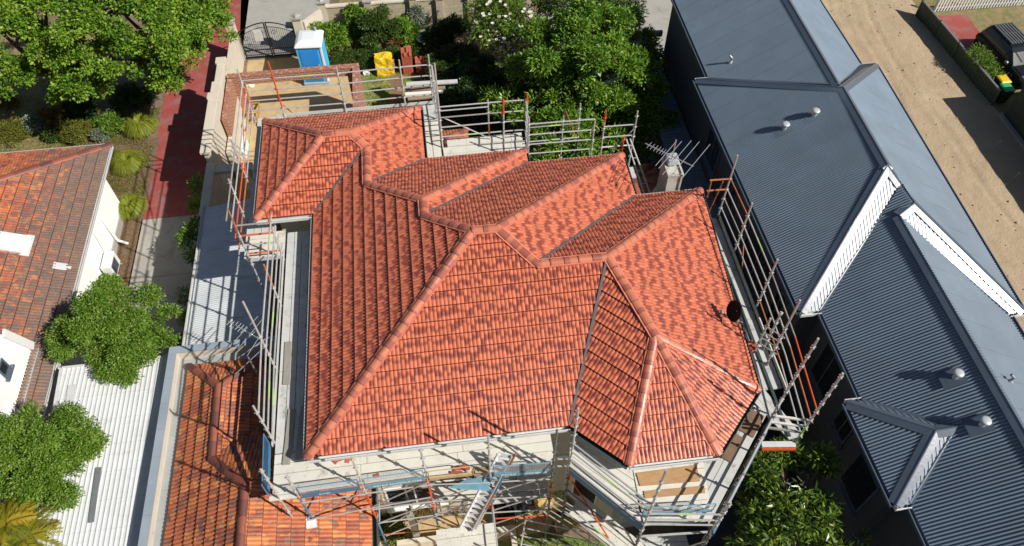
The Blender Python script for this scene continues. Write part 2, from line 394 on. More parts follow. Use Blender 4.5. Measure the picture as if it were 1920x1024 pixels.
# ------------------------------------------------------------------ the two-storey house being re-roofed
E_ = 5.8; T_ = .5206
def H(u, v, h=0.0): return Vector((u, v, E_+h*T_))
house = thing('house', 'two-storey cream rendered house with new red terracotta hipped roof inside scaffolding', 'house', (0, 12, 0))
a = H(-3.66, 7.68); b_ = H(-3.66, 15.07); c_ = H(-5.29, 15.07); d_ = H(-5.29, 19.17); e_ = H(-.45, 19.17); f_ = H(-.45, 16.8)
g_ = H(2.6, 16.8); h_ = H(2.6, 16.24); i_ = H(5.48, 16.24); j_ = H(5.48, 14.51); k_ = H(7.42, 14.51); l_ = H(7.0, 8.02)
m_ = H(5.58, 6.54); n_ = H(3.52, 6.56); o_ = H(2.36, 7.68)
ap1 = H(.62, 11.96, 4.28); ap2 = H(1.2, 11.96, 4.28); r4 = H(2.065, 11.095, 3.415); xx = H(3.79, 11.095, 3.415)
bay = H(4.53, 9.05, 2.5)
r2a = H(-.53, 13.67, 3.13); r2b = H(-.53, 13.11, 3.13); r1a = H(-2.055, 15.195, 1.605); r1b = H(-2.055, 16.675, 1.605)
u1 = H(-3.24, 17.12, 2.05); u2 = H(-2.5, 17.12, 2.05)
slopes = [
    ([a, ap1, r2b, r2a, r1a, r1b, b_], 11), ([a, o_, xx, r4, ap2, ap1], 12),
    ([c_, d_, u1], 13), ([c_, u1, u2, r1b, b_], 14), ([d_, e_, u2, u1], 15), ([e_, f_, r1a, r1b, u2], 16),
    ([f_, g_, r2a, r1a], 17), ([g_, h_, r2b, r2a], 18), ([h_, i_, ap2, ap1, r2b], 19), ([i_, j_, r4, ap2], 20),
    ([j_, k_, xx, r4], 21), ([k_, l_, bay, xx], 22), ([o_, n_, bay, xx], 23), ([n_, m_, bay], 24), ([m_, l_, bay], 25)]
for vs, sd in slopes: cover('roof_slope', vs, M['tile'], house, seed=sd)
caps = [(a, ap1), (ap1, ap2), (ap2, r4), (r4, xx), (xx, k_), (ap2, i_), (ap1, r2b), (r2b, r2a), (r2a, g_), (r2a, r1a), (r1a, r1b), (r1b, u2), (u2, e_), (u1, u2), (u1, d_), (u1, c_), (xx, bay), (bay, n_), (bay, m_), (bay, l_)]
for q, (p0, p1) in enumerate(caps): ridge_caps(p0, p1, house, M['cap'], seed=100+q)
mb = MB()
for p0, p1 in caps:      # the flush bedding mortar either side of the caps
    d = (p1-p0).normalized(); mb.beam(p0+Vector((0, 0, .012)), p1+Vector((0, 0, .012)), .27, .03)
M['bed'] = basic('red_pointing', (.62, .19, .12), .8, 0, .1, 8)
mb.build('ridge_mortar', M['bed'], house)
for p0, p1 in ((b_, r1b), (f_, r1a), (h_, r2b), (j_, r4), (o_, xx)):
    mb = MB(); mb.beam(p0+Vector((0, 0, .065)), p1+Vector((0, 0, .082)), .06, .012); mb.build('valley_flashing', M['valley'], house)
eaves = [(a, b_), (b_, c_), (c_, d_), (d_, e_), (e_, f_), (f_, g_), (g_, h_), (h_, i_), (i_, j_), (j_, k_), (k_, l_), (l_, m_), (m_, n_), (n_, o_), (o_, a)]
for p0, p1 in eaves:
    d = (p1-p0).normalized(); out = Vector((-d.y, d.x, 0))
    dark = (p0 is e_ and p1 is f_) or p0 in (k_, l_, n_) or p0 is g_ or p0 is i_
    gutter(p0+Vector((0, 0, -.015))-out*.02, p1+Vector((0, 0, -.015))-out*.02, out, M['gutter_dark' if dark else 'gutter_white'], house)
# soffit and walls
eo = [a, o_, n_, m_, l_, k_, j_, i_, h_, g_, f_, e_, d_, c_, b_]
cen = Vector((1, 12.5, 0))
def inset(poly, w):
    n = len(poly); out = []
    for i in range(n):
        p, q, r = poly[i-1], poly[i], poly[(i+1) % n]
        d1 = Vector((q.x-p.x, q.y-p.y)).normalized(); d2 = Vector((r.x-q.x, r.y-q.y)).normalized()
        n1 = Vector((-d1.y, d1.x)); n2 = Vector((-d2.y, d2.x)); k = w/(1+n1.dot(n2))
        out.append(Vector((q.x+(n1.x+n2.x)*k, q.y+(n1.y+n2.y)*k)))
    return out
wp = inset(eo, .45)
mb = MB(); mb.prism([(p.x, p.y) for p in inset(eo, .02)], E_-.15, E_-.09); mb.build('soffit', M['white_paint'], house)
mb = MB()
n = len(wp)
for i in range(n):
    p, q = wp[i], wp[(i+1) % n]; mb.face([(p.x, p.y, 0), (q.x, q.y, 0), (q.x, q.y, E_-.152), (p.x, p.y, E_-.152)])
mb.build('wall', M['cream_render'], house)
mb = MB()
for i in range(n):
    p, q = wp[i], wp[(i+1) % n]; d = (q-p).normalized(); t = Vector((d.y, -d.x))*.03
    mb.face([(p.x+t.x, p.y+t.y, 2.85), (q.x+t.x, q.y+t.y, 2.85), (q.x+t.x, q.y+t.y, 3.1), (p.x+t.x, p.y+t.y, 3.1)])
    mb.face([(p.x, p.y, 3.1), (q.x, q.y, 3.1), (q.x+t.x, q.y+t.y, 3.1), (p.x+t.x, p.y+t.y, 3.1)][::-1])
mb.build('string_course', M['white_paint'], house)
def wall_window(parent, p, q, u0, u1, z0, z1, glass='glass_dark', bars=1, frame='white_paint', proud=.03, sill=None):
    """window on the wall plane p->q (outside on the right of p->q), from u0 to u1 metres along it"""
    p, q = Vector((p[0], p[1])), Vector((q[0], q[1])); d = (q-p).normalized(); t = Vector((d.y, -d.x))
    def pt(u, o, z): w = p+d*u+t*o; return (w.x, w.y, z)
    def bx(mb, ua, ub, oa, ob, za, zb):
        mb.add([pt(u, o, z) for z in (za, zb) for o in (oa, ob) for u in (ua, ub)], [(0,2,3,1),(4,5,7,6),(0,1,5,4),(2,6,7,3),(0,4,6,2),(1,3,7,5)])
    mb = MB(); f = .06
    bx(mb, u0, u0+f, -.01, proud, z0, z1); bx(mb, u1-f, u1, -.01, proud, z0, z1); bx(mb, u0+f, u1-f, -.01, proud, z0, z0+f); bx(mb, u0+f, u1-f, -.01, proud, z1-f, z1)
    for k in range(bars):
        c = u0+(u1-u0)*(k+1)/(bars+1); bx(mb, c-.02, c+.02, -.01, proud-.005, z0+f, z1-f)
    w = mb.build('window', M[frame], parent)
    mb = MB(); mb.face([pt(u0+f, .012, z0+f), pt(u1-f, .012, z0+f), pt(u1-f, .012, z1-f), pt(u0+f, .012, z1-f)]); mb.build('pane', M[glass], w)
    mb = MB(); bx(mb, u0-.06, u1+.06, 0, .1, z0-.07, z0-.005); mb.build('sill', M[sill or frame], w)
    return w
wall_window(house, wp[0], wp[1], .8, 2.4, 3.5, 4.9); wall_window(house, wp[0], wp[1], 3.2, 4.8, 3.5, 4.9)
wall_window(house, wp[0], wp[1], .8, 2.4, .9, 2.3); wall_window(house, wp[0], wp[1], 3.2, 4.8, .1, 2.3)
wall_window(house, wp[1], wp[2], .3, 1.1, 3.5, 4.9, bars=0); wall_window(house, wp[2], wp[3], .3, 1.4, 3.5, 4.9); wall_window(house, wp[4], wp[5], 1.2, 2.6, 3.5, 4.9)
wall_window(house, wp[4], wp[5], 3.6, 5.0, 3.5, 4.9); wall_window(house, wp[14], wp[0], 2.0, 3.6, 3.5, 4.9); wall_window(house, wp[14], wp[0], 4.6, 6.0, 3.5, 4.9)
wall_window(house, wp[1], wp[2], .3, 1.1, .9, 2.3, bars=0); wall_window(house, wp[2], wp[3], .3, 1.4, .9, 2.3)
# ------------------------------------------------------------------ the long slate-blue metal roofed building on the right
EG = 6.0
gb = thing('building', 'long building with slate blue corrugated metal hipped roof and grey walls', 'building', (11.6, 12, 0))
G = lambda u, v, z=EG: Vector((u, v, z))
c1 = G(8.55, 19.12); c2 = G(14.69, 19.12); R2 = G(11.62, 16.0, 7.87); R2b = G(11.57, 12.9, 7.87); al = G(8.69, 9.9)
W_ = G(11.87, 12.42, 7.57); r3a = G(11.92, 11.78, 7.57); br = G(14.34, 9.18); gl = G(9.23, 9.9); rr4 = G(11.46, 11.55, 7.42); gr = G(13.94, 9.18)
s1l = G(9.0, 19.12); s1a = G(11.75, 16.5, 7.6); s1r = G(14.18, 19.12); TOPV = 24.3
s1l2 = G(9.02, TOPV); s1a2 = G(11.78, TOPV, 7.6); s1r2 = G(14.15, TOPV)
END = -6.0
ge = G(9.32, END); re_ = G(11.5, END, 7.42); he = G(13.7, END)
sd1, sd2 = G(8.86, 7.3), G(8.94, 4.82); dap = G(10.1, 6.06, 6.74); dbk = G(10.6, 6.06, 6.80); db1 = G(9.26, 7.3); db2 = G(9.29, 4.82)
cor = corrugated(.076, .035)
gk = dict(course=0, tile=.076, prof=cor)
for vs in ([c1, al, R2b, R2], [c2, R2, R2b, W_, r3a, br], [gl, W_, r3a, rr4, re_, ge, db2, dbk, db1], [gr, rr4, re_, he],
           [s1l, s1a, s1a2, s1l2], [s1r, s1a, s1a2, s1r2], [c1, s1l, s1a, s1r, c2, R2], [sd1, sd2, dap]):
    cover('roof_slope', vs, M['slate_metal'], gb, **gk)
M['slate_metal_low'] = M['slate_metal']
for vs in ([al, gl, W_, R2b], [br, r3a, rr4, gr], [sd1, dap, dbk, db1], [sd2, dap, dbk, db2]):
    cover('roof_slope', vs, M['slate_metal'], gb, course=0, tile=.095, prof=[(0, 0), (.22, .0), (.36, .014), (.84, .014), (.98, 0)])
nF = Vector((0, -.607, 1)).normalized()
for p0, p1 in ((gl, W_), (gr, rr4), (db2, dbk)):
    mb = MB(); k = Vector((.0, -.0, 0)); mb.beam(p0+nF*.022, p1+nF*.022, .075, .008, nF); mb.build('valley_trim', M['slate_flash'], gb)
Lf, Rt, Fr, Bk = (-1, 0), (1, 0), (0, -1), (0, 1)
for p0, p1, q0, q1 in ((c1, R2, Lf, Bk), (c2, R2, Rt, Bk), (R2, R2b, Lf, Rt), (R2b, al, Lf, Fr), (R2b, W_, Fr, Rt), (W_, r3a, Lf, Rt), (r3a, br, Fr, Rt), (r3a, rr4, Lf, Fr), (rr4, re_, Lf, Rt),
               (s1a, s1a2, Lf, Rt), (sd1, dap, Lf, Bk), (sd2, dap, Lf, Fr), (dap, dbk, Fr, Bk)):
    wing_cap('ridge_capping', p0, p1, q0, q1, M['slate_flash'], gb)
for p0, p1 in ((gl, W_), (gr, rr4), (s1l, s1a), (s1r, s1a), (db1, dbk), (db2, dbk)):
    mb = MB(); mb.beam(p0+Vector((0, 0, .02)), p1+Vector((0, 0, .02)), .10, .012); mb.build('valley_flashing', M['slate_flash'], gb)
eg = [(c1, al), (al, gl), (gl, db1), (db1, sd1), (sd1, sd2), (sd2, db2), (db2, ge), (he, gr), (gr, br), (br, c2), (c2, s1r), (s1r, s1r2), (s1r2, s1a2, 0), (s1l2, s1l), (s1l, c1)]
for t in eg:
    if len(t) == 3: continue
    p0, p1 = t; d = (p1-p0); d.z = 0; d.normalize(); out = Vector((d.y, -d.x, 0))
    if p0 is he or p0 is gr or p0 is br or p0 is c2 or p0 is s1r: pass
    mid = (p0+p1)/2; 
    gutter(p0+Vector((0, 0, .0)), p1+Vector((0, 0, .0)), out, M['slate_flash'] if abs(d.y) > .5 else M['gutter_white'], gb, w=.09, h=.1)
wl = [(9.1, 23.9), (9.1, 18.7), (9.05, 18.7), (9.12, 10.3), (9.68, 10.3), (9.7, 6.9), (9.35, 6.9), (9.38, 5.2), (9.74, 5.2), (9.76, END), (13.3, END), (13.5, 9.5), (13.9, 9.5), (14.2, 18.7), (13.75, 18.7), (13.75, 23.9)]
mb = MB(); n = len(wl)
for i in range(n):
    p, q = wl[i], wl[(i+1) % n]; mb.face([(p[0], p[1], 0), (q[0], q[1], 0), (q[0], q[1], EG-.08), (p[0], p[1], EG-.08)])
mb.build('wall', M['shade_darkened_render'], gb)
so_ = [(c1.x, TOPV), (c1.x+.45, TOPV)]
mb = MB(); mb.prism([(9.03, TOPV), (9.01, 19.1), (8.56, 19.1), (8.7, 9.92), (9.24, 9.92), (9.27, 7.28), (8.88, 7.28), (8.95, 4.84), (9.3, 4.84), (9.33, END), (13.69, END), (13.93, 9.2), (14.33, 9.2), (14.68, 19.1), (14.17, 19.1), (14.14, TOPV)], EG-.075, EG-.03)
mb.build('soffit', M['slate_flash'], gb)
mb = MB(); mb.face([(9.03, TOPV-.01, EG), (14.14, TOPV-.01, EG), (11.78, TOPV-.01, 7.58)]); mb.build('gable', M['shade_darkened_render'], gb)
for v0, v1, z0, z1 in ((17.0, 18.2, 3.6, 4.9), (15.2, 16.0, 3.6, 4.9), (12.0, 14.0, 3.4, 4.9), (11.0, 11.6, .6, 4.9)):
    x = 9.05+(18.7-v1)/8.4*.07-.005
    wall_window(gb, (9.05, 18.7), (9.12, 10.3), 18.7-v1, 18.7-v0, z0, z1, frame='slate_flash', proud=.05)
for v0, v1, z0, z1 in ((9.6, 8.6, 3.4, 5.0), (8.0, 7.3, 3.4, 5.0)): wall_window(gb, (9.68, 10.3), (9.7, 6.9), 10.3-v0, 10.3-v1, z0, z1, frame='slate_flash')
wall_window(gb, (9.35, 6.9), (9.38, 5.2), .35, 1.35, 3.3, 4.9, frame='slate_flash', bars=0)
# round vents and a small pipe cowl on the slopes
def on_plane(px, p0, p1, p2):
    n = (p1-p0).cross(p2-p0); d = ray(*px); o = Vector((0, 0, CAMZ)); return o+d*((p0-o).dot(n)/d.dot(n))
M['vent_white'] = basic('vent_white', (.52, .56, .60), .35, .2, .05, 5)
def roof_vent(base, lab, slope_t, side=-1):
    t = thing('roof_vent', lab, 'vent', base, group='round vents on the blue metal roof')
    mb = MB(); x, y, z = base
    # flashing plate lying on the slope
    dx = .27; pl = [(x-dx, y-.2, z-dx*slope_t+.03), (x+.16, y-.2, z+.16*slope_t+.03), (x+.16, y+.2, z+.16*slope_t+.03), (x-dx, y+.2, z-dx*slope_t+.03)]
    mb.face(pl); mb.face([(a, b, c-.012) for a, b, c in pl][::-1])
    for i in range(4):
        p, q = pl[i], pl[(i+1) % 4]; mb.face([(p[0], p[1], p[2]-.012), (q[0], q[1], q[2]-.012), q, p])
    mb.build('flashing', M['grey_flash_blue'], t)
    mb = MB(); mb.lathe((x, y, z-.06), [(.062, 0), (.062, .24)], 18); mb.build('pipe', M['vent_white'], t, smooth=False)
    mb = MB(); mb.lathe((x, y, z+.19), [(.08, -.02), (.112, 0), (.117, .025), (.105, .045), (.07, .06), (.02, .065)], 20); mb.build('cowl', M['vent_white'], t, smooth=True)
    return t
M['grey_flash_blue'] = metal_roof_mat('vent_flashing', (.10, .13, .175), .4)
for px, lab in (((1526, 218), 'round white roof vent beside the long ridge, right one of the close pair'), ((1470, 243), 'round white roof vent, left and lower one of the close pair'),
           ((1790, 708), 'round white roof vent above the small hipped projection, higher on the roof'), ((1840, 797), 'round white roof vent just right of the small projection ridge')):
    pl = (c1, al, R2) if px[1] < 500 else (gl, ge, re_)
    roof_vent(on_plane(px, *pl), lab, .61)
def cowl(px, pl, lab):
    p = on_plane(px, *pl); t = thing('pipe_vent', lab, 'vent', p)
    mb = MB(); mb.tube(p-Vector((0, 0, .05)), p+Vector((0, 0, .2)), .03, 8).tube(p+Vector((0, 0, .19)), p+Vector((-.07, .05, .25)), .035, 8); mb.build('pipe', M['grey_flash'], t)
    mb = MB(); mb.lathe(p, [(.07, .0), (.05, .05), (.032, .09)], 10); mb.build('boot', M['vent_white'], t)
cowl((1370, 118), (s1l, s1a, s1a2), 'small bent pipe cowl on the far blue metal slope')
cowl((1893, 716), (gr, rr4, re_), 'small pale pipe stub on the sunlit side of the blue metal roof')
# single-storey wing in the shade between the two houses
wg = thing('annex', 'low dark flat metal roofed annex in shadow against the grey building', 'building', (8.8, 21, 0))
cover('roof_sheet', [G(8.0, 25.7, 3.0), G(9.04, 25.7, 3.05), G(9.04, 12.5, 3.05), G(8.0, 12.5, 3.0)], M['slate_metal'], wg, course=0, tile=.15, prof=corrugated(.15, .03))
mb = MB(); mb.box(8.1, 9.03, 12.6, 25.6, 0, 2.93); mb.build('wall', M['shade_darkened_render'], wg)
gutter(G(8.0, 25.7, 3.02), G(8.0, 12.5, 3.02), (-1, 0, 0), M['slate_flash'], wg); mb = MB(); mb.box(8.0, 9.6, 25.7, 25.82, 2.86, 3.1); mb.build('fascia', M['slate_flash'], wg)
# ------------------------------------------------------------------ ground
def sheet(name, poly, z, mat, label=None):
    mb = MB(); n = len(poly); a = sum(poly[i][0]*poly[(i+1)%n][1]-poly[(i+1)%n][0]*poly[i][1] for i in range(n))
    mb.face([(p[0], p[1], z) for p in (poly if a > 0 else poly[::-1])]); return structure(name, mb, mat)
M['earth'] = basic('earth', (.20, .145, .095), .95, 0, .35, 1.3, dirt=(.10, .07, .045), dscale=5, dth=.52, bmp=.6, bscale=9)
M['sandlot'] = None
def sand_mat():
    m, nt, b = new_mat('sandy_lot')
    c = ramp(nt, tex(nt, .5, 8, .65), [(.3, (.40, .30, .19)), (.7, (.50, .39, .26))])
    c = mix(nt, ramp(nt, tex(nt, 3.5, 9, .8), [(.45, 0), (.85, .5)]), c, (.30, .215, .13))
    # wheel tracks: ribbed streaks running along the lot
    tr = tex(nt, 1.1, 4, .55, (1.9, .16, 1)); tf = math_(nt, 'MULTIPLY', ramp(nt, tr, [(.50, 0), (.55, 1), (.60, 0)]), ramp(nt, tex(nt, .45, 3, off=(4, 4, 0)), [(.45, 0), (.6, 1)]))
    rib = tex(nt, 22, 2, .5, (.3, 1.0, 1)); hh = math_(nt, 'MULTIPLY', tf, rib)
    c = mix(nt, math_(nt, 'MULTIPLY', hh, .18), c, (.23, .165, .10))
    nt.links.new(c, b.inputs['Base Color']); b.inputs['Roughness'].default_value = .95
    h2 = tex(nt, 9, 9, .75); bump(nt, b, h2, .7, .07)
    return m
M['sandlot'] = sand_mat()
M['yellow_sand'] = basic('yellow_sand', (.50, .36, .19), .95, 0, .16, 2.5, dirt=(.38, .27, .13), dscale=4, dth=.55, bmp=.5, bscale=14)
M['red_paving'] = basic('red_painted_paving', (.33, .068, .058), .7, 0, .16, 1.5, dirt=(.28, .13, .12), dscale=1.6, dth=.50)
M['concrete'] = basic('concrete', (.36, .345, .31), .9, 0, .10, 1.5, dirt=(.27, .255, .22), dscale=1.4, dth=.55, bmp=.2, bscale=30)
M['mulch'] = basic('mulch', (.17, .11, .07), .95, 0, .45, 9, dirt=(.30, .22, .14), dscale=6, dth=.58, bmp=.8, bscale=25)
M['lawn'] = basic('lawn', (.14, .20, .045), .95, 0, .3, 6, dirt=(.34, .27, .13), dscale=2.2, dth=.50, bmp=.6, bscale=40)
M['drylawn'] = basic('dry_lawn', (.24, .19, .09), .95, 0, .3, 5, dirt=(.15, .16, .05), dscale=2.5, dth=.5, bmp=.6, bscale=40)
mb = MB(); mb.face([(-150, -150, 0), (150, -150, 0), (150, 200, 0), (-150, 200, 0)]); structure('ground', mb, M['earth'])
sheet('driveway', [(-11.42, 20.95), (-11.5, 23.5), (-11.6, 26.1), (-11.65, 29.5), (-11.6, 36), (-8.5, 36), (-8.5, 20.95)], .008, M['red_paving'])
mb = MB()
for y0_, y1_ in ((12.6, 15.28), (15.30, 18.08), (18.10, 20.93)): mb.face([(-11.5, y0_, .012), (-8.6, y0_, .012), (-8.6, y1_, .012), (-11.5, y1_, .012)])
structure('path', mb, M['concrete'])
sheet('pavement', [(-8.6, 30.4), (-9.2, 40), (-4.2, 40), (-4.7, 32.0), (-5.7, 30.4)], .008, M['concrete'])
sheet('verge', [(-4.1, 31.3), (-4.1, 45), (8, 45), (8, 31.3)], .008, M['drylawn'])
sheet('forecourt', [(5.6, 26.0), (5.6, 45), (13.9, 45), (13.9, 23.0), (9.6, 23.0), (9.6, 26.0)], .012, M['concrete'])
sheet('site_sand', [(-8.2, 21.5), (-8.2, 30.2), (-3.1, 30.2), (-3.1, 26.5), (-1.5, 26), (-1.2, 21.5)], .010, M['yellow_sand'])
sheet('lawn', [(-3.1, 26.51), (-3.1, 29.6), (.2, 29.6), (3.4, 29.0), (3.4, 27.2), (0, 27), (-1.5, 26.02)], .012, M['lawn'])
tracks = [[(15.2, 34), (16.4, 27), (17.6, 20), (18.6, 12), (19.6, 4)], [(16.5, 34), (17.8, 27), (19.0, 20), (20.0, 12), (21, 4)], [(20.5, 34), (19.2, 28), (18.6, 22), (17.4, 15), (16.6, 6)], [(21.6, 34), (20.4, 28), (19.9, 22), (18.8, 15), (18, 6)], [(17.2, 34), (16.4, 28), (15.8, 22), (15.7, 15)], [(22.5, 34), (21.3, 30), (21.0, 24), (21.4, 16)]]
def lot():
    us = np.arange(13.6, 24.0, .11); vs_ = np.arange(0.0, 36.0, .09); U, Vv = np.meshgrid(us, vs_); Z = np.zeros_like(U)
    nz = np.array([mnoise.noise(Vector((a*.55, b*.35, 3)))*.05+mnoise.noise(Vector((a*2.3, b*1.7, 9)))*.022+mnoise.noise(Vector((a*6, b*5, 1)))*.010 for a, b in zip(U.ravel(), Vv.ravel())]).reshape(U.shape); Z += nz
    for k, tr_ in enumerate(tracks):
        ty = [p[1] for p in tr_][::-1]; tx_ = [p[0] for p in tr_][::-1]; c = np.interp(Vv, ty, tx_)+.12*np.sin(Vv*.7+k); on = (Vv > ty[0]) & (Vv < ty[-1])
        dd_ = np.abs(U-c); rut = np.clip(1-dd_/.15, 0, 1); lip = np.exp(-((dd_-.24)/.07)**2)
        Z += on*(-.026*rut*(1+.6*np.sin(Vv*24+k))*(.5+.5*np.sin(Vv*.6+k*2))+.014*lip)
    Z = Z-Z.min()+.01; n0, m0 = U.shape; mb = MB(); mb.v = [tuple(p) for p in np.stack([U.ravel(), Vv.ravel(), Z.ravel()], 1)]
    mb.f = [(a*m0+b, a*m0+b+1, (a+1)*m0+b+1, (a+1)*m0+b) for a in range(n0-1) for b in range(m0-1)]; mb.m = [0]*len(mb.f); structure('sandy_lot', mb, M['sandlot'], smooth=True)
lot()
rng = random.Random(3); mb = MB()
for k in range(420):
    x, y, r = rng.uniform(14.2, 23.6), rng.uniform(5, 33), rng.uniform(.012, .05); mb.lathe((x, y, .08), [(r, 0), (r*1.1, r*.5), (r*.5, r)], 5)
tag(mb.build('stones', basic('stones', (.42, .36, .28), .9, 0, .4, 30), None), 'small stones and clods scattered over the sandy lot', 'stones', kind='stuff')
sheet('lawn_beyond', [(23.9, 10), (23.9, 28), (23.9, 32), (45, 32), (45, 10)], .008, M['drylawn'])
sheet('red_path', [tuple(P(x, y, 0))[:2] for x, y in ((1755, 30), (1812, 28), (1852, 82), (1830, 105), (1775, 85))], .014, M['red_paving'])
M['gap_shade'] = basic('gap_shade', (.05, .05, .055), .85, 0, .2, 3)
sheet('gap_shade_sheet', [(5.9, -4), (5.9, 8.0), (7.2, 9), (7.5, 14), (6.2, 16), (6.2, 26), (9.6, 26), (9.6, 19), (13.5, 19), (13.5, -4)], .012, M['gap_shade'])  # near-black sheet puts the shade between the houses into the ground colour
sheet('dry_lawn', [(-30, 25.2), (-30, 34), (-15.5, 34), (-13.6, 27.4), (-15.0, 25.2)], .016, M['drylawn'])
sheet('garden_bed', [(-17, 21.5), (-17, 25.5), (-11.45, 25.5), (-11.45, 12.6), (-12.6, 12.6), (-12.6, 21.5)], .012, M['mulch'])
sheet('yard_sand', [(-2.4, 1), (-2.4, 8.0), (2.6, 8.0), (2.0, 7.2), (.5, 7.1), (.5, 1)], .010, M['yellow_sand'])
sheet('yard_lawn', [(.5, 1), (.5, 7.1), (2.0, 7.2), (5.2, 6.0), (6, 1)], .016, M['lawn'])
# ------------------------------------------------------------------ the old single-storey wing with aged terracotta and its grey box gutter
V3 = Vector
old = thing('extension', 'single-storey wing with old lichened orange tiles in front of the scaffolded house', 'building', (-5, 8, 0))
zE, zR, zR2 = 3.45, 4.0, 4.5
o1 = V3((-7.52, 11.92, zE)); o2 = V3((-6.46, 10.86, zR)); o3 = V3((-5.42, 11.92, zE)); o4 = V3((-6.43, 8.78, zR)); o5 = V3((-5.40, 7.74, zR2)); END2 = 2.5
o6 = V3((-5.40, END2, zR2)); o7 = V3((-7.52, END2, zE)); o8 = V3((-5.40, 8.78, zR-.52)); o9 = V3((-2.62, END2, 3.18)); o10 = V3((-2.62, 9.6, 3.18)); o11 = V3((-4.0, 9.6, 3.5))
okw = dict(course=.33, tile=.21, step=.042)
cover('roof_slope', [o1, o2, o4, o5, o6, o7], M['oldtile'], old, seed=31, **okw)
cover('roof_slope', [o1, o3, o2], M['oldtile'], old, seed=32, **okw)
cover('roof_slope', [o2, o3, V3((-5.42, 8.6, zE)), o4], M['oldtile'], old, seed=33, **okw)
cover('roof_slope', [o4, V3((-5.42, 9.7, 3.56)), V3((-3.3, 9.7, 3.56)), o5], M['oldtile'], old, seed=34, **okw)
cover('roof_slope', [o5, V3((-3.3, 9.7, 3.5)), V3((-2.62, 9.7, 3.18)), o9, o6], M['oldtile'], old, seed=35, **okw)
for q, (p0, p1) in enumerate(((o1, o2), (o3, o2), (o2, o4), (o4, o5), (o5, o6))): ridge_caps(p0, p1, old, M['oldcap'], seed=40+q, seg=.40, w=.095, h=.06)
mb = MB(); mb.box(-7.45, -2.75, END2, 9.6, 0, 3.1); mb.box(-7.45, -5.4, 9.6, 11.9, 0, 3.1); mb.build('wall', M['cream_render'], old)
gutter((-2.6, 9.7, 3.2), (-2.6, END2, 3.2), (1, 0, 0), M['gutter_dark'], old)
# parapet: outer upstand, cap, box gutter between it and the tiles
M['bluegrey'] = metal_roof_mat('grey_sheet_capping', (.30, .35, .40), .4)
M['bluegrey2'] = metal_roof_mat('grey_gutter_lining', (.36, .38, .38), .5)
mb = MB(); mb.prism([(-8.02, END2), (-7.86, END2), (-7.86, 12.27), (-3.75, 12.27), (-3.75, 12.43), (-8.02, 12.43)][:6], 0, 3.72); mb.build('parapet', M['cream_render'], old)
mb = MB(); mb.prism([(-8.05, END2), (-7.83, END2), (-7.83, 12.24), (-3.75, 12.24), (-3.75, 12.46), (-8.05, 12.46)], 3.723, 3.75); mb.build('parapet_cap', M['bluegrey'], old)
mb = MB(); mb.face([(-7.86, END2, 3.36), (-7.45, END2, 3.36), (-7.45, 11.9, 3.36), (-7.86, 12.27, 3.36)]); mb.face([(-7.86, 12.27, 3.36), (-7.45, 11.9, 3.36), (-3.75, 11.9, 3.36), (-3.75, 12.27, 3.36)]); mb.build('box_gutter', M['bluegrey2'], old)
mb = MB(); mb.box(-7.84, -7.60, 2.6, 2.9, 3.42, 3.45); 
mb.build('gutter_strap', M['grey_flash'], old)
for px in ((208, 0),): pass
p = P(392, 956, 3.9); pv = thing('roof_clip', 'small loose white strap lying on the old orange tiles', 'debris', p)
mb = MB(); mb.beam(p, p+V3((.06, .28, .1)), .03, .02, (0, 0, 1)); mb.build('strap', M['white_paint'], pv)
# blue-white corrugated lean-to behind it
lt = thing('carport', 'narrow pale corrugated carport roof half in blue shadow beside the scaffold', 'carport', (-7, 15, 0))
la, lb, lc, ld = V3((-7.98, 18.6, 2.78)), V3((-7.98, 12.47, 2.78)), V3((-5.55, 12.47, 3.15)), V3((-5.55, 18.6, 3.15))
cover('roof_sheet', [la, lb, lc, ld], M['white_metal'], lt, course=0, tile=.076, prof=corrugated(.076, .018))
gutter((-7.98, 18.65, 2.8), (-7.98, 12.47, 2.8), (-1, 0, 0), M['gutter_white'], lt); mb = MB(); mb.beam((-5.52, 18.6, 3.14), (-5.52, 12.47, 3.14), .1, .06); mb.build('flashing', M['grey_flash'], lt)
for y in (18.3, 15.6, 12.8):
    mb = MB(); mb.box(-7.9, -7.8, y-.05, y+.05, 0, 2.75); mb.build('post', M['timber'], lt)
# wide white corrugated carport on the left
cp = thing('carport', 'wide white corrugated steel carport roof between the neighbour and the orange wing', 'carport', (-9.7, 8, 0))
ca, cb, cc, cd = V3((-11.38, 12.66, 2.72)), V3((-8.04, 12.66, 2.86)), V3((-8.04, 1.5, 2.86)), V3((-11.05, 1.5, 2.72))
M['carport_white'] = metal_roof_mat('carport_white', (.64, .66, .66), .5, dirt=(.42, .36, .30))
cover('roof_sheet', [V3((-11.12, 12.42, 3.30)), V3((-8.04, 12.42, 3.30)), V3((-8.04, 1.5, 3.08)), V3((-10.5, 1.5, 3.08))], M['carport_white'], cp, course=0, tile=.125, prof=[(0, 0), (.3, .003), (.42, .028), (.58, .028), (.7, .003)])
mb = MB(); mb.beam((-11.15, 12.45, 3.26), (-8.04, 12.45, 3.26), .07, .07); mb.build('end_capping', M['gutter_white'], cp)
mb = MB(); mb.beam((-11.17, 12.42, 3.24), (-10.55, 1.5, 3.02), .09, .07); mb.build('side_gutter', M['gutter_white'], cp)
def on_cp(x, y): return on_plane((x, y), V3((-11.38, 12.66, 3.34)), V3((-8.04, 12.66, 3.34)), V3((-8.04, 1.5, 3.12)))
M['skyl'] = basic('fibreglass', (.17, .18, .19), .5, 0, .12, 6)
mb = MB(); q0, q1 = on_cp(185, 877), on_cp(171, 980); mb.beam(q0, q1, .14, .02); mb.build('rooflight_strip', M['skyl'], cp)
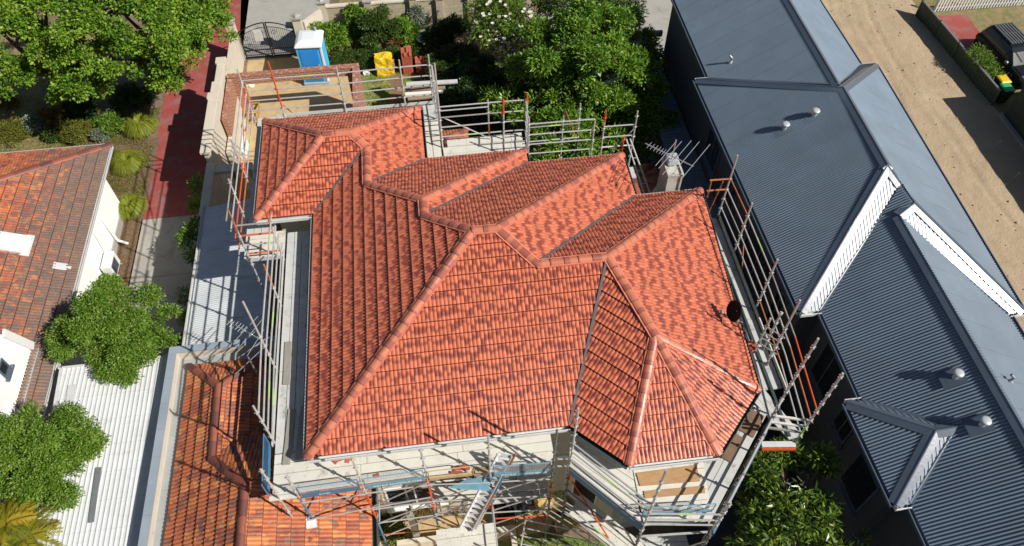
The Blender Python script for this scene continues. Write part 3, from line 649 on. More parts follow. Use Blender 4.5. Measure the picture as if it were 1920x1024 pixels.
mb = MB(); q0, q1 = on_cp(136, 722), on_cp(128, 780); mb.beam(q0, q1, .22, .02); mb.build('patch_sheet', M['gutter_white'], cp)
for y in (12.4, 7.5, 3.0):
    mb = MB(); mb.box(-10.55, -10.45, y-.05, y+.05, 0, 3.0); mb.build('post', M['white_paint'], cp)

# ------------------------------------------------------------------ neighbour's house at the left edge
nb = thing('house', 'neighbouring white walled house with mottled lichen covered tile roof at the left edge', 'house', (-14, 16, 0))
nE = 2.9; ue, ve = -11.66, 22.0; tN = .47
n1 = V3((ue, ve, nE)); n2 = V3((ue-4.6, ve-4.6, nE+4.6*tN)); n3 = V3((ue-4.6, 4.0, nE+4.6*tN)); n4 = V3((ue+.05, 4.0, nE)); n5 = V3((ue-9, ve, nE)); n6 = V3((ue-9, ve-4.6, nE+4.6*tN))
cover('roof_slope', [n1, n2, n3, n4], M['lichentile'], nb, seed=51, **okw)
cover('roof_slope', [n1, n5, n6, n2], M['lichentile'], nb, seed=52, **okw)
ridge_caps(n1, n2, nb, M['oldcap'], seed=53, seg=.42, w=.12); ridge_caps(n2, n3, nb, M['oldcap'], seed=54, seg=.42, w=.12)
gutter(n1, n4, (1, 0, 0), M['gutter_white'], nb, w=.07, h=.1); gutter(n5, n1, (0, 1, 0), M['gutter_white'], nb, w=.12, h=.1)
mb = MB(); mb.box(-22, ue-.55, 4, ve-.5, 0, nE-.06); mb.build('wall', M['white_render'], nb)
mb = MB(); mb.box(-22, ue-.03, 4, ve-.03, nE-.05, nE-.02); mb.build('eave_lining', M['white_paint'], nb)
mb = MB(); mb.box(ue-.56, ue-.50, 15.9, ve-.5, 0, .35); mb.build('plinth', M['concrete'], nb)
# white gabled bay with a sloping parapet standing on its roof
def on_nb(x, y, up=0.0): return on_plane((x, y), n1, n2, n4)+V3((0, 0, up))
g0 = on_nb(35, 762); g1 = on_nb(57, 660)
X0 = (g0.x+g1.x)/2
mb = MB(); yl, yh = g0.y, g1.y+.0
zb = on_plane((45, 710), n1, n2, n4).z-.3
gp = [(yl-.4, zb), (yh, zb), (yh, zb+.45), ((yl+yh)/2+.55, zb+1.75), (yl-1.2, zb+1.75), (yl-1.2, zb)]
mb.add([(x, y, z) for x in (X0-4, X0) for y, z in gp], [list(range(6))[::-1], list(range(6, 12))]+[(i, (i+1) % 6, 6+(i+1) % 6, 6+i) for i in range(6)])
mb.build('gable_bay', M['white_render'], nb)
mb = MB(); mb.beam((X0+.02, yh+.12, zb+.42), (X0+.02, (yl+yh)/2+.55, zb+1.80), .22, .07, (1, 0, 0)); mb.build('barge_capping', M['white_paint'], nb)
mb = MB(); mb.box(X0, X0+.16, yl-.4, yh+.1, zb+.06, zb+.28); mb.build('apron_flashing', M['bluegrey2'], nb)
mb = MB(); mb.box(X0-.6, X0+.12, yl-.75, yl-.15, zb, zb+.62); mb.build('parapet_block', M['white_render'], nb)
wq = PU(4, 693, X0); wall_window(nb, (X0, yl-.4), (X0, yh+1), wq.y-yl+.4-.15, wq.y-yl+.4+.25, wq.z-.25, wq.z+.2, frame='slate_flash', bars=0)
sk_ = thing('skylight', 'white domed skylight with grey flashing on the mottled tile roof', 'skylight', on_nb(25, 457), 0)
c = on_nb(22, 458); nrm = (n2-n1).cross(n4-n1).normalized(); nrm = nrm if nrm.z > 0 else -nrm
upn = (V3((0, 0, 1))-nrm*nrm.z).normalized(); acn = upn.cross(nrm)
M['opal'] = basic('opal_acrylic', (.80, .82, .84), .2, 0, .03, 2)
def slab(mb, c, a, b, n, wa, wb, h0, h1, taper=0.0):
    vs = [c+a*(sx*(wa-(taper if k else 0)))+b*(sy*(wb-(taper if k else 0)))+n*h for k, h in ((0, h0), (1, h1)) for sx, sy in ((-1, -1), (1, -1), (1, 1), (-1, 1))]
    mb.add(vs, [(3,2,1,0),(4,5,6,7),(0,1,5,4),(1,2,6,5),(2,3,7,6),(3,0,4,7)])
mb = MB(); slab(mb, c, upn, acn, nrm, .42, .34, .02, .13, .0); mb.build('kerb', M['white_paint'], sk_)
mb = MB(); slab(mb, c, upn, acn, nrm, .40, .32, .132, .22, .07); mb.build('dome', M['opal'], sk_, bevel=.02)
mb = MB(); c2 = on_nb(51, 462); slab(mb, c2, upn, acn, nrm, .13, .42, .045, .06); mb.build('flashing', M['grey_light'] if 'grey_light' in M else M['gutter_white'], sk_)
c3 = on_nb(113, 501); rv = thing('roof_vent', 'small flat pale metal patch on the mottled tile roof below the skylight', 'vent', c3)
mb = MB(); slab(mb, c3, upn, acn, nrm, .20, .13, .04, .065); mb.build('cap_sheet', M['gutter_white'], rv, bevel=.01); mb = MB(); slab(mb, c3-upn*.24, upn, acn, nrm, .06, .05, .04, .06); mb.build('lip', M['gutter_white'], rv)
# condenser unit
ac = thing('air_conditioner', 'white outdoor air conditioning unit against the bright white wall', 'air conditioner', (-11.95, 18.35, 0), 0)
x0, x1, y0, y1 = -12.1, -11.76, 17.95, 18.7
mb = MB(); mb.box(x0, x1, y0, y1, .35, .95); mb.build('casing', M['white_paint'], ac, bevel=.02)
mb = MB(); mb.face([(x1+.004, y0+.06, .42), (x1+.004, y1-.2, .42), (x1+.004, y1-.2, .88), (x1+.004, y0+.06, .88)]); 
for k in range(9): mb.box(x1+.005, x1+.012, y0+.06, y1-.2, .44+k*.05, .45+k*.05)
mb.build('fan_grille', M['shade_darkened_render'], ac)
mb = MB(); mb.box(-12.21, -11.7, y0+.1, y0+.14, .31, .35).box(-12.21, -11.7, y1-.14, y1-.1, .31, .35); mb.build('bracket', M['gutter_white'], ac)
mb = MB(); mb.path([(-12.15, 18.8, .7), (-12.15, 18.9, 1.4), (-12.19, 18.9, 2.5)], .025, 6); mb.build('pipe', M['white_paint'], ac)
ab = thing('awning_bracket', 'white angled pipe elbow sticking out from the white wall beyond the air conditioner', 'pipe', (-12.2, 19.7, 0))
mb = MB(); mb.path([(-12.2, 19.8, 2.2), (-12.1, 19.8, .25), (-11.75, 19.7, .12)], .05, 8); mb.build('downpipe', M['white_paint'], ab)
# light canopy edge between neighbour and carport
cn = thing('awning', 'narrow white awning strip between the mottled roof and the white carport', 'awning', (-11.45, 10, 0))
mb = MB(); mb.box(-11.58, -11.34, 7.5, 12.9, 2.35, 2.42); mb.build('sheet', M['white_paint'], cn)
mb = MB(); mb.box(-11.6, -11.3, 11.9, 12.02, 2.43, 2.5); mb.box(-11.6, -11.52, 9, 9.08, 0, 2.34); mb.build('bracket', M['white_paint'], cn)
# ------------------------------------------------------------------ garage shell, boundary walls, gate and yard things at the top
def brick_mat(name, col, mort, sx=.23, sz=.086, var=.25):
    m, nt, b = new_mat(name)
    g = nt.nodes.new('ShaderNodeNewGeometry'); sp = N(nt, 'ShaderNodeSeparateXYZ'); nt.links.new(g.outputs['Position'], sp.inputs[0])
    cb = N(nt, 'ShaderNodeCombineXYZ'); nt.links.new(math_(nt, 'ADD', sp.outputs[0], sp.outputs[1]), cb.inputs[0]); nt.links.new(sp.outputs[2], cb.inputs[1])
    br = nt.nodes.new('ShaderNodeTexBrick'); nt.links.new(cb.outputs[0], br.inputs['Vector'])
    br.inputs['Scale'].default_value = 1.0; br.inputs['Brick Width'].default_value = sx; br.inputs['Row Height'].default_value = sz; br.inputs['Mortar Size'].default_value = .012
    br.inputs['Color1'].default_value = tuple(col)+(1,); br.inputs['Color2'].default_value = tuple(x*(1-var) for x in col)+(1,); br.inputs['Mortar'].default_value = tuple(mort)+(1,)
    c = mix(nt, ramp(nt, tex(nt, 12, 5), [(.4, 0), (.75, .45)]), br.outputs['Color'], tuple(x*.6 for x in col))
    nt.links.new(c, b.inputs['Base Color']); b.inputs['Roughness'].default_value = .9
    bump(nt, b, br.outputs['Fac'], -.4, .02); return m
M['brick'] = brick_mat('red_brick', (.36, .11, .06), (.50, .40, .28))
M['block'] = brick_mat('cream_block', (.52, .45, .32), (.36, .31, .23), .39, .19, .12)
M['brick_top'] = basic('mortar_topped_brick', (.33, .12, .08), .9, 0, .3, 12, dirt=(.46, .36, .27), dscale=7, dth=.5)
gw = thing('garage_wall', 'tall cream rendered parapet wall with moulded coping along the red driveway', 'wall', (-8.27, 24, 0))
mb = MB(); mb.box(-8.38, -8.14, 21.3, 25.2, 0, 2.78).box(-8.36, -8.16, 25.2, 26.75, 0, 2.60); mb.build('wall', M['cream_render'], gw)
mb = MB(); mb.box(-8.46, -8.10, 21.2, 24.4, 2.783, 2.90).box(-8.44, -8.1, 24.4, 25.2, 2.783, 2.86).box(-8.42, -8.12, 25.2, 26.8, 2.603, 2.70).box(-8.50, -8.08, 24.1, 24.45, 2.5, 2.95).box(-8.48, -8.08, 26.5, 26.85, 2.4, 2.76); mb.build('coping', M['cream_render'], gw, bevel=.012)
lw = thing('garden_wall', 'lower cream wall stub falling into the shade below the garage wall', 'wall', (-8.1, 19, 0))
mb = MB(); mb.box(-8.3, -8.12, 18.7, 21.15, 0, 2.3); mb.build('wall', M['cream_render'], lw); mb = MB(); mb.box(-8.36, -8.06, 18.65, 21.15, 2.303, 2.42); mb.build('coping', M['cream_render'], lw, bevel=.012)
gs = thing('brick_garage', 'roofless brick garage shell with lintel beam over sandy floor', 'building', (-5.5, 25, 0))
mb = MB(); mb.box(-8.06, -7.9, 23.5, 26.15, 1.5, 2.35); mb.build('side_wall', M['brick'], gs)
mb = MB(); mb.box(-8.06, -7.91, 22.62, 26.13, 0, 1.497); mb.build('plinth_wall', M['cream_render'], gs)
mb = MB(); mb.box(-3.08, -2.84, 22.6, 26.15, 0, 2.42); mb.build('side_wall', M['brick'], gs)
mb = MB(); mb.box(-7.9, -3.08, 25.92, 26.15, 2.02, 2.42).box(-7.9, -7.5, 25.92, 26.15, 0, 2.02).box(-3.35, -3.08, 25.92, 26.15, 0, 2.02); mb.build('lintel', M['brick'], gs)
mb = MB(); mb.box(-8.06, -2.84, 25.91, 26.16, 2.423, 2.44).box(-8.065, -7.89, 23.5, 25.91, 2.353, 2.37).box(-3.09, -2.83, 22.6, 25.91, 2.423, 2.44); mb.build('top_course', M['brick_top'], gs)
mb = MB()
rng = random.Random(5)
for k in range(16): x = -7.8+k*.31; mb.tube((x, 26.03, 2.44), (x+rng.uniform(-.03, .03), 26.03, 2.5), .006, 4)
mb.build('wall_tie', M['grey_flash'], gs)
bw = thing('boundary_wall', 'cream rendered wall panel between the driveway and the iron gate', 'wall', (-8.4, 28.5, 0))
mb = MB(); mb.box(-8.5, -8.36, 27.3, 30.15, 0, 1.5); mb.build('wall', M['cream_render'], bw); mb = MB(); mb.box(-8.53, -8.33, 27.3, 30.15, 1.503, 1.55); mb.build('coping', M['cream_render'], bw)
def pillar(x, y, h, lab, w=.36, m='cream_render'):
    t = thing('pillar', lab, 'pillar', (x, y, 0)); mb = MB(); mb.box(x-w/2, x+w/2, y-w/2, y+w/2, 0, h); mb.build('shaft', M[m], t)
    mb = MB(); mb.box(x-w/2-.06, x+w/2+.06, y-w/2-.06, y+w/2+.06, h+.002, h+.09); mb.lathe((x, y, h+.09), [(w*.62, 0), (w*.4, .06), (.02, .1)], 4); mb.build('cap', M['concrete'], t, bevel=.01)
pillar(-8.5, 30.4, 1.95, 'grey capped gate pillar at the left of the iron gate, under the tree')
pillar(-5.6, 30.35, 1.95, 'grey capped gate pillar at the right of the iron gate, behind the portable toilet')
pillar(-4.55, 31.5, 1.9, 'capped pillar where the diagonal wall meets the street wall')
fw = thing('boundary_wall', 'short diagonal cream wall between two pillars right of the gate', 'wall', (-5, 31, 0))
mb = MB(); mb.prism([(-5.45, 30.55), (-5.33, 30.47), (-4.6, 31.3), (-4.72, 31.4)], 0, 1.6); mb.build('wall', M['cream_render'], fw)
sw = thing('street_wall', 'long cream block boundary wall along the street behind the shrubs', 'wall', (0, 31.4, 0))
mb = MB(); mb.box(-4.38, 5.2, 31.35, 31.5, 0, 1.65); mb.build('wall', M['block'], sw)
mb = MB(); mb.box(-4.38, 5.2, 31.31, 31.54, 1.653, 1.72); mb.build('coping', M['cream_render'], sw)
for k, x in enumerate((-2.5, -.45, .75, 2.2, 3.6)):
    mb = MB(); mb.box(x-.16, x+.16, 31.2, 31.52, 0, 1.85 if k < 2 else 1.7); mb.build('pier', M['block'], sw)
    mb = MB(); mb.box(x-.2, x+.2, 31.16, 31.56, 1.853 if k < 2 else 1.723, 1.93 if k < 2 else 1.77); mb.build('pier_cap', M['concrete'], sw)
# wrought iron double gate
M['black_iron'] = basic('black_iron', (.012, .012, .014), .4, .3, .2, 10)
gt = thing('gate', 'black wrought iron double gate with arched top and scrolls', 'gate', (-7, 30.3, 0))
def gate_leaf(x0, x1, peak):
    h0, h1 = 1.45, 1.85
    hh = lambda x: h0+(h1-h0)*math.sin(math.pi/2*((x-x0)/(x1-x0) if peak else (x1-x)/(x1-x0)))
    mb = MB(); y = 30.3
    mb.box(x0, x0+.05, y-.025, y+.025, .05, hh(x0)).box(x1-.05, x1, y-.025, y+.025, .05, hh(x1)).box(x0, x1, y-.02, y+.02, .08, .13).box(x0, x1, y-.02, y+.02, .45, .49)
    n = 14
    for i in range(n): xa, xb = x0+(x1-x0)*i/n, x0+(x1-x0)*(i+1)/n; mb.tube((xa, y, hh(xa)), (xb, y, hh(xb)), .025, 6); mb.tube((xa, y, hh(xa)-.22), (xb, y, hh(xb)-.22), .014, 6)
    for i in range(1, n): xa = x0+(x1-x0)*i/n; mb.tube((xa, y, .1), (xa, y, hh(xa)-.22), .009, 5)
    fr = mb.build('gate_leaf', M['black_iron'], gt)
    mb = MB()
    for cx, cz, r in ((x0+.28, hh(x0+.28)-.5, .14), (x1-.28, hh(x1-.28)-.5, .14), ((x0+x1)/2, 1.0, .12), ((x0+x1)/2-.25, .8, .1)):
        pts = [V3((cx+r*(1-a/9)*math.cos(a), y-.03, cz+r*(1-a/9)*math.sin(a))) for a in np.linspace(0, 7.5, 22)]; mb.path(pts, .01, 5)
    mb.build('scroll', M['black_iron'], gt)
gate_leaf(-8.25, -7.03, True); gate_leaf(-7.0, -5.8, False)
mb = MB(); mb.box(-7.62, -7.25, 30.26, 30.275, .95, 1.55)
for k in range(5): mb.box(-7.6+k*.07, -7.575+k*.07, 30.25, 30.262, .97, 1.53)
mb.build('sign_panel', M['gutter_white'], gt)
# portable toilet
M['pt_blue'] = basic('blue_plastic', (.015, .27, .74), .35, 0, .06, 2); M['pt_pale'] = basic('pale_blue_plastic', (.10, .50, .80), .4, 0, .06, 2); M['pt_white'] = basic('white_plastic', (.74, .77, .80), .4, 0, .03, 2); M['pt_grey'] = basic('grey_plastic', (.36, .40, .42), .5, 0, .1, 3)
c = P(597, 158, 0); pt = thing('portable_toilet', 'blue portable toilet with white domed roof behind the brick lintel', 'toilet', c, rad(-4))
tx, ty = c.x, c.y+.45; w = .52; rz = rad(-4); cc_ = (tx, ty)
mb = MB(); mb.box(tx-w-.05, tx+w+.05, ty-w-.05, ty+w+.05, .02, .17, rz, cc_); mb.build('base_skid', M['pt_grey'], pt, bevel=.02)
mb = MB(); mb.box(tx-w, tx+w, ty-w+.03, ty+w, .172, 1.98, rz, cc_); mb.build('cabin', M['pt_pale'], pt, bevel=.04)
mb = MB(); mb.box(tx-w+.06, tx+w-.16, ty-w-.012, ty-w+.028, .24, 1.9, rz, cc_); d_o = mb.build('door', M['pt_blue'], pt, bevel=.015)
mb = MB(); mb.box(tx-w+.12, tx+w-.22, ty-w-.024, ty-w-.012, 1.1, 1.8, rz, cc_).box(tx-w+.12, tx+w-.22, ty-w-.024, ty-w-.012, .35, 1.0, rz, cc_); mb.build('door_panel', M['pt_blue'], d_o, bevel=.01)
mb = MB(); mb.box(tx+w-.26, tx+w-.2, ty-w-.04, ty-w-.02, 1.0, 1.15, rz, cc_); mb.build('latch', M['pt_grey'], d_o)
for s in (-1, 1):
    mb = MB(); mb.box(tx+s*(w-.02)-.05, tx+s*(w-.02)+.05, ty-w-.0, ty-w+.1, .172, 1.98, rz, cc_); mb.build('corner_post', M['pt_white'] if s > 0 else M['pt_pale'], pt, bevel=.02)
mb = MB()
for k in range(4): mb.box(tx+w, tx+w+.015, ty-.35+k*.22, ty-.27+k*.22, .4, 1.8, rz, cc_)
mb.build('side_rib', M['pt_pale'], pt)
mb = MB(); q = w+.06
prof = [(q, 1.985), (q, 2.04), (q-.05, 2.12), (q-.16, 2.19), (q-.32, 2.22)]
vs = []
for r, z in prof:
    for sx, sy in ((-1, -1), (1, -1), (1, 1), (-1, 1)):
        a = V3((sx*r, sy*r, 0)); ca, sa = math.cos(rz), math.sin(rz); vs.append((tx+a.x*ca-a.y*sa, ty+a.x*sa+a.y*ca, z))
fs = [(4*j+i, 4*j+(i+1) % 4, 4*j+4+(i+1) % 4, 4*j+4+i) for j in range(4) for i in range(4)]+[(3, 2, 1, 0), (16, 17, 18, 19)]
mb.add(vs, fs); mb.build('roof', M['pt_white'], pt, bevel=.03)
mb = MB(); mb.lathe((tx+.3, ty+.35, 2.15), [(.05, 0), (.05, .16), (.06, .17), (.06, .2)], 10); mb.build('vent_pipe', M['pt_grey'], pt)
# yellow bulk bag, brick stacks
def jitter_box(mb, x0, x1, y0, y1, z0, z1, a, seed, nx=7, nz=6):
    """soft lumpy sack: a box with noise-displaced subdivided faces"""
    bm = bmesh.new(); bmesh.ops.create_cube(bm, size=1); bmesh.ops.subdivide_edges(bm, edges=bm.edges[:], cuts=nx, use_grid_fill=True)
    vs = []
    for v in bm.verts:
        p = v.co.copy(); r = max(abs(p.x), abs(p.y)); 
        p.x *= 1-.10*abs(p.z)*2*(p.z > 0); p.y *= 1-.10*abs(p.z)*2*(p.z > 0)
        q = V3((x0+(p.x+.5)*(x1-x0), y0+(p.y+.5)*(y1-y0), z0+(p.z+.5)*(z1-z0)))
        n = mnoise.noise_vector(q*5+V3((seed, 0, 0)))*a + mnoise.noise_vector(q*13+V3((seed, 3, 0)))*a*.4
        if p.z < -.45: n.z = 0
        vs.append(q+n)
    bm.verts.index_update(); mb.add(vs, [[v.index for v in f.verts] for f in bm.faces]); bm.free(); return mb
M['yellow_bag'] = basic('yellow_woven_bag', (.72, .48, .02), .5, 0, .08, 8)
c = P(724, 143, 0); yb = thing('bulk_bag', 'crumpled yellow bulk bag stack on the lawn left of the brick piles', 'bag', c)
mb = MB(); jitter_box(mb, c.x-.38, c.x+.38, c.y, c.y+.6, 0, .34, .05, 2); mb.build('lower_bag', M['yellow_bag'], yb, smooth=False)
mb = MB(); jitter_box(mb, c.x-.40, c.x+.34, c.y+.05, c.y+.62, .36, .86, .07, 9); mb.build('upper_bag', M['yellow_bag'], yb, smooth=False)
mb = MB(); jitter_box(mb, c.x+.30, c.x+.44, c.y+.1, c.y+.4, .3, .62, .05, 4); mb.build('burst_fill', M['mortar'], yb)
M['stack_brick'] = brick_mat('stacked_brick', (.62, .15, .08), (.34, .08, .05), .11, .09, .3)
def brick_stack(x, y, w, d, rows, lab, seed):
    t = thing('brick_stack', lab, 'bricks', (x, y, 0)); rng = random.Random(seed); mb = MB()
    nx = int(w/.112)
    for r in range(rows):
        for i in range(nx):
            for j in range(int(d/.235)):
                if r == rows-1 and rng.random() < .35: continue
                px_ = x-w/2+i*.113; py_ = y+j*.238; mb.box(px_, px_+.104, py_, py_+.228, r*.082, r*.082+.076, rng.uniform(-.02, .02))
    mb.build('bricks', M['stack_brick'], t)
c = P(767, 141, 0); brick_stack(c.x, c.y, .46, .72, 13, 'taller stack of red bricks beside the dark hedge', 1)
c = P(789, 140, 0); brick_stack(c.x+.05, c.y, .46, .5, 8, 'shorter stack of red bricks right of the taller one', 2)
c = P(795, 100, 0); bb = thing('bird_bath', 'white ring topped bird bath among the dark shrubs', 'bird bath', c)
mb = MB(); mb.lathe(c, [(.16, 0), (.14, .05), (.06, .1), (.05, .6), (.08, .7)], 12); mb.build('pedestal', M['concrete'], bb)
mb = MB(); mb.lathe(c, [(.1, .70), (.24, .76), (.27, .82), (.24, .82), (.2, .77), (.05, .74)], 20); mb.build('bowl', M['white_paint'], bb, smooth=True)
c = P(688, 141, 0); wb_ = thing('plastic_sheet', 'small white plastic bag on the grass left of the yellow bag', 'bag', c)
mb = MB(); jitter_box(mb, c.x-.14, c.x+.14, c.y, c.y+.2, 0, .16, .06, 7, 4); mb.build('film', M['white_paint'], wb_)
# timber trestle with planks right of the garage
c = P(790, 195, 0); tr = thing('timber_stack', 'stack of grey planks and boards on a trestle behind the roof corner', 'timber', c)
rng = random.Random(8)
for k, (x0_, x1_, yy, zz, ww, m_) in enumerate(((762, 858, 157, 1.5, .22, 'gutter_white'), (745, 835, 168, 1.3, .2, 'timber'), (760, 830, 176, 1.25, .16, 'white_paint'), (765, 822, 185, 1.1, .14, 'timber'), (770, 815, 163, 1.55, .12, 'timber'))):
    a0, a1 = P(x0_, yy+2, zz), P(x1_, yy-3, zz); mb = MB(); mb.beam(a0, a1, ww, .06); mb.build('plank', M[m_], tr)
for x_ in (770, 812):
    mb = MB(); a0 = P(x_, 172, 1.2); mb.box(a0.x-.04, a0.x+.04, a0.y-.25, a0.y-.17, 0, 1.1).box(a0.x-.04, a0.x+.04, a0.y+.2, a0.y+.28, 0, 1.1).box(a0.x-.04, a0.x+.04, a0.y-.3, a0.y+.3, 1.1, 1.18); mb.build('trestle', M['timber'], tr)
M['ply'] = basic('plywood', (.42, .25, .12), .7, 0, .2, 4, stretch=(1, 6, 1)); M['ply2'] = basic('brown_ply', (.20, .12, .07), .8, 0, .25, 4)
c = P(745, 196, 0); py_ = thing('plywood_sheet', 'brown plywood sheet leaning by the trestle', 'board', c)
mb = MB(); mb.add([c+V3(q) for q in ((-.3, 0, .02), (.2, .1, .02), (.35, .5, 1.2), (-.1, .42, 1.2), (-.3, .03, 0.0), (.2, .13, 0.0), (.35, .53, 1.18), (-.1, .45, 1.18))], [(0,1,2,3),(7,6,5,4),(0,4,5,1),(1,5,6,2),(2,6,7,3),(3,7,4,0)]); mb.build('sheet', M['ply2'], py_)
# clutter against the garage wall
for k, (px, sz, lab, m_) in enumerate((((470, 165), (.34, .3, .3), 'crumpled white sack on the sand inside the garage shell', 'white_paint'), ((440, 243), (.5, .6, .5), 'white plastic wrapped bundle under the left scaffold', 'white_paint'),
        ((452, 300), (.5, .9, .5), 'large white wrapped insulation pack below the left scaffold rails', 'white_paint'))):
    c = P(*px, 0); t = thing('sack', lab, 'sack', c); mb = MB(); jitter_box(mb, c.x-sz[0]/2, c.x+sz[0]/2, c.y, c.y+sz[1], 0, sz[2], .1, 20+k, 6); mb.build('bag', M[m_], t)
M['yellow_paint'] = basic('yellow_paint', (.55, .33, .04), .5, 0, .1, 5)
c = P(462, 222, 0); lf = thing('frame', 'yellow timber frame leaning inside the garage shell near the left scaffold', 'frame', c)
mb = MB(); A_, B_ = P(466, 195, .1), P(463, 232, 1.0)
C_, D_ = A_+V3((.45, 0, 0)), B_+V3((.45, 0, 0)); mb.beam(A_, B_, .06, .05).beam(C_, D_, .06, .05).beam(A_, C_, .06, .05).beam(B_, D_, .06, .05).beam((A_+B_)/2, (C_+D_)/2, .05, .04); mb.build('stud', M['yellow_paint'], lf)
# small white slab canopy and dark door head next to the wall stub
pc = thing('porch_slab', 'thin cream porch slab tucked between garage wall and left scaffold', 'canopy', (-7.4, 21, 0))
mb = MB(); mb.box(-8.1, -6.75, 20.75, 21.1, 2.2, 2.32); mb.build('slab', M['cream_render'], pc); mb = MB(); mb.box(-6.9, -6.78, 20.8, 20.92, 0, 2.2); mb.build('post', M['cream_render'], pc)

# ------------------------------------------------------------------ back single-storey hips and the chimney
rh = thing('rear_roof', 'small old terracotta hip roof below the scaffold at the back, left one', 'roof', (1, 18.5, 0))
q1 = V3((-.5, 20.8, 3.2)); q2 = V3((1.1, 20.8, 3.2)); q3 = V3((1.1, 17.5, 3.2)); q5 = V3((.3, 20.0, 3.62)); q6 = V3((-.5, 20.0, 3.62))
cover('roof_slope', [q1, q2, q5, q6], M['oldtile'], rh, seed=61, **okw); cover('roof_slope', [q2, q3, V3((.3, 17.5, 3.62)), q5], M['oldtile'], rh, seed=62, **okw)
ridge_caps(q2, q5, rh, M['oldcap'], seed=63); ridge_caps(q5, V3((.3, 17.5, 3.62)), rh, M['oldcap'], seed=64)
mb = MB(); mb.box(-.4, .95, 17.5, 20.6, 0, 3.1); mb.build('wall', M['cream_render'], rh)
rh = thing('rear_roof', 'small old terracotta hip roof beside the rendered chimney', 'roof', (6, 17, 0))
t1 = P(1183, 305, 3.3); t2 = P(1222, 305, 3.3); t3 = P(1236, 362, 3.3)
q1 = V3((5.6, t2.y, 3.2)); q2 = V3((t2.x+.1, t2.y, 3.2)); q3 = V3((t2.x+.1, 15.2, 3.2)); q5 = V3((t2.x-1.0, t2.y-1.1, 3.75)); q6 = V3((5.6, t2.y-1.1, 3.75))
cover('roof_slope', [q1, q2, q5, q6], M['oldtile'], rh, seed=65, **okw); cover('roof_slope', [q2, q3, V3((t2.x-1.0, 15.2, 3.75)), q5], M['oldtile'], rh, seed=66, **okw)
ridge_caps(q2, q5, rh, M['oldcap'], seed=67); ridge_caps(q5, V3((t2.x-1.0, 15.2, 3.75)), rh, M['oldcap'], seed=68)
mb = MB(); mb.box(5.6, t2.x-.1, 15.2, t2.y-.3, 0, 3.1); mb.build('wall', M['cream_render'], rh)

ch = thing('chimney', 'tapered grey rendered chimney behind the far right roof corner, antenna above it', 'chimney', (6.7, 15, 0))
mb = MB(); b0 = [(6.22, 14.62), (7.1, 14.62), (7.1, 15.6), (6.22, 15.6)]; b1 = [(6.45, 14.70), (6.88, 14.70), (6.88, 15.42), (6.45, 15.42)]
mb.add([(x, y, 0) for x, y in b0]+[(x, y, 4.3) for x, y in b0]+[(x, y, 5.2) for x, y in b1]+[(x, y, 6.3) for x, y in b1], [(0,1,5,4),(1,2,6,5),(2,3,7,6),(3,0,4,7),(4,5,9,8),(5,6,10,9),(6,7,11,10),(7,4,8,11),(8,9,13,12),(9,10,14,13),(10,11,15,14),(11,8,12,15),(12,13,14,15)])
M['chim'] = basic('chimney_render', (.50, .50, .44), .85, 0, .1, 4, dirt=(.34, .32, .27), dscale=4, dth=.5); mb.build('shaft', M['chim'], ch)
mb = MB(); mb.box(6.43, 6.90, 14.68, 14.73, 6.302, 6.36).box(6.43, 6.90, 15.39, 15.44, 6.302, 6.36).box(6.43, 6.48, 14.73, 15.39, 6.302, 6.36).box(6.85, 6.90, 14.73, 15.39, 6.302, 6.36); mb.build('rim', M['chim'], ch)
mb = MB(); mb.prism([(6.5, 15.05), (6.83, 15.05), (6.83, 15.38), (6.5, 15.38)], 6.365, 6.6); mb.build('cowl', M['vent_white'], ch, bevel=.05)
M['alu'] = basic('aluminium', (.62, .63, .63), .35, .7, .1, 8)
def antenna(name, lab, z, boom, els, mast, small, mat='alu'):
    A, B = P(*boom[0], z), P(*boom[1], z); t = thing(name, lab, 'antenna', (mast[0], mast[1], mast[2]))
    mb = MB(); mb.tube(A, B, .016, 6); mb.build('boom', M[mat], t)
    for p, q in els:
        mb = MB(); mb.tube(P(*p, z+.02), P(*q, z+.02), .010, 5); mb.build('element', M[mat], t)
    d = (B-A).normalized(); s = Vector((-d.y, d.x, 0)); mb = MB()
    for f, l in small: c = A+(B-A)*f; mb.tube(c-s*l, c+s*l, .007, 5)
    mb.build('director', M[mat], t, )
    mb = MB(); mb.tube(mast, (mast[0], mast[1], z+.05), .02, 8); mb.build('mast', M[mat], t)
    return t
antenna('tv_antenna', 'large television antenna with five long rods above the grey chimney', 7.3, ((1210, 269), (1300, 312)),
        [((1268, 265), (1229, 311)), ((1278, 265), (1235, 316)), ((1296, 264), (1242, 328)), ((1311, 266), (1251, 338)), ((1331, 271), (1279, 334))], (6.6, 15.1, 6.3), [(f, .13) for f in (.08, .15, .22, .28, .34, .39, .43, .5, .54)])
antenna('tv_antenna', 'fine rod television antenna above the orange wing, left of the long scaffold', 5.0, ((428, 602), (494, 640)),
        [((484, 593), (433, 647)), ((491, 600), (446, 655)), ((495, 618), (463, 668)), ((497, 635), (446, 672)), ((502, 645), (441, 702)), ((478, 622), (455, 642)), ((505, 632), (479, 650))], (-5.42, 11.0, 3.6), [(f, .12) for f in (.04, .12, .2, .28, .36, .44)])
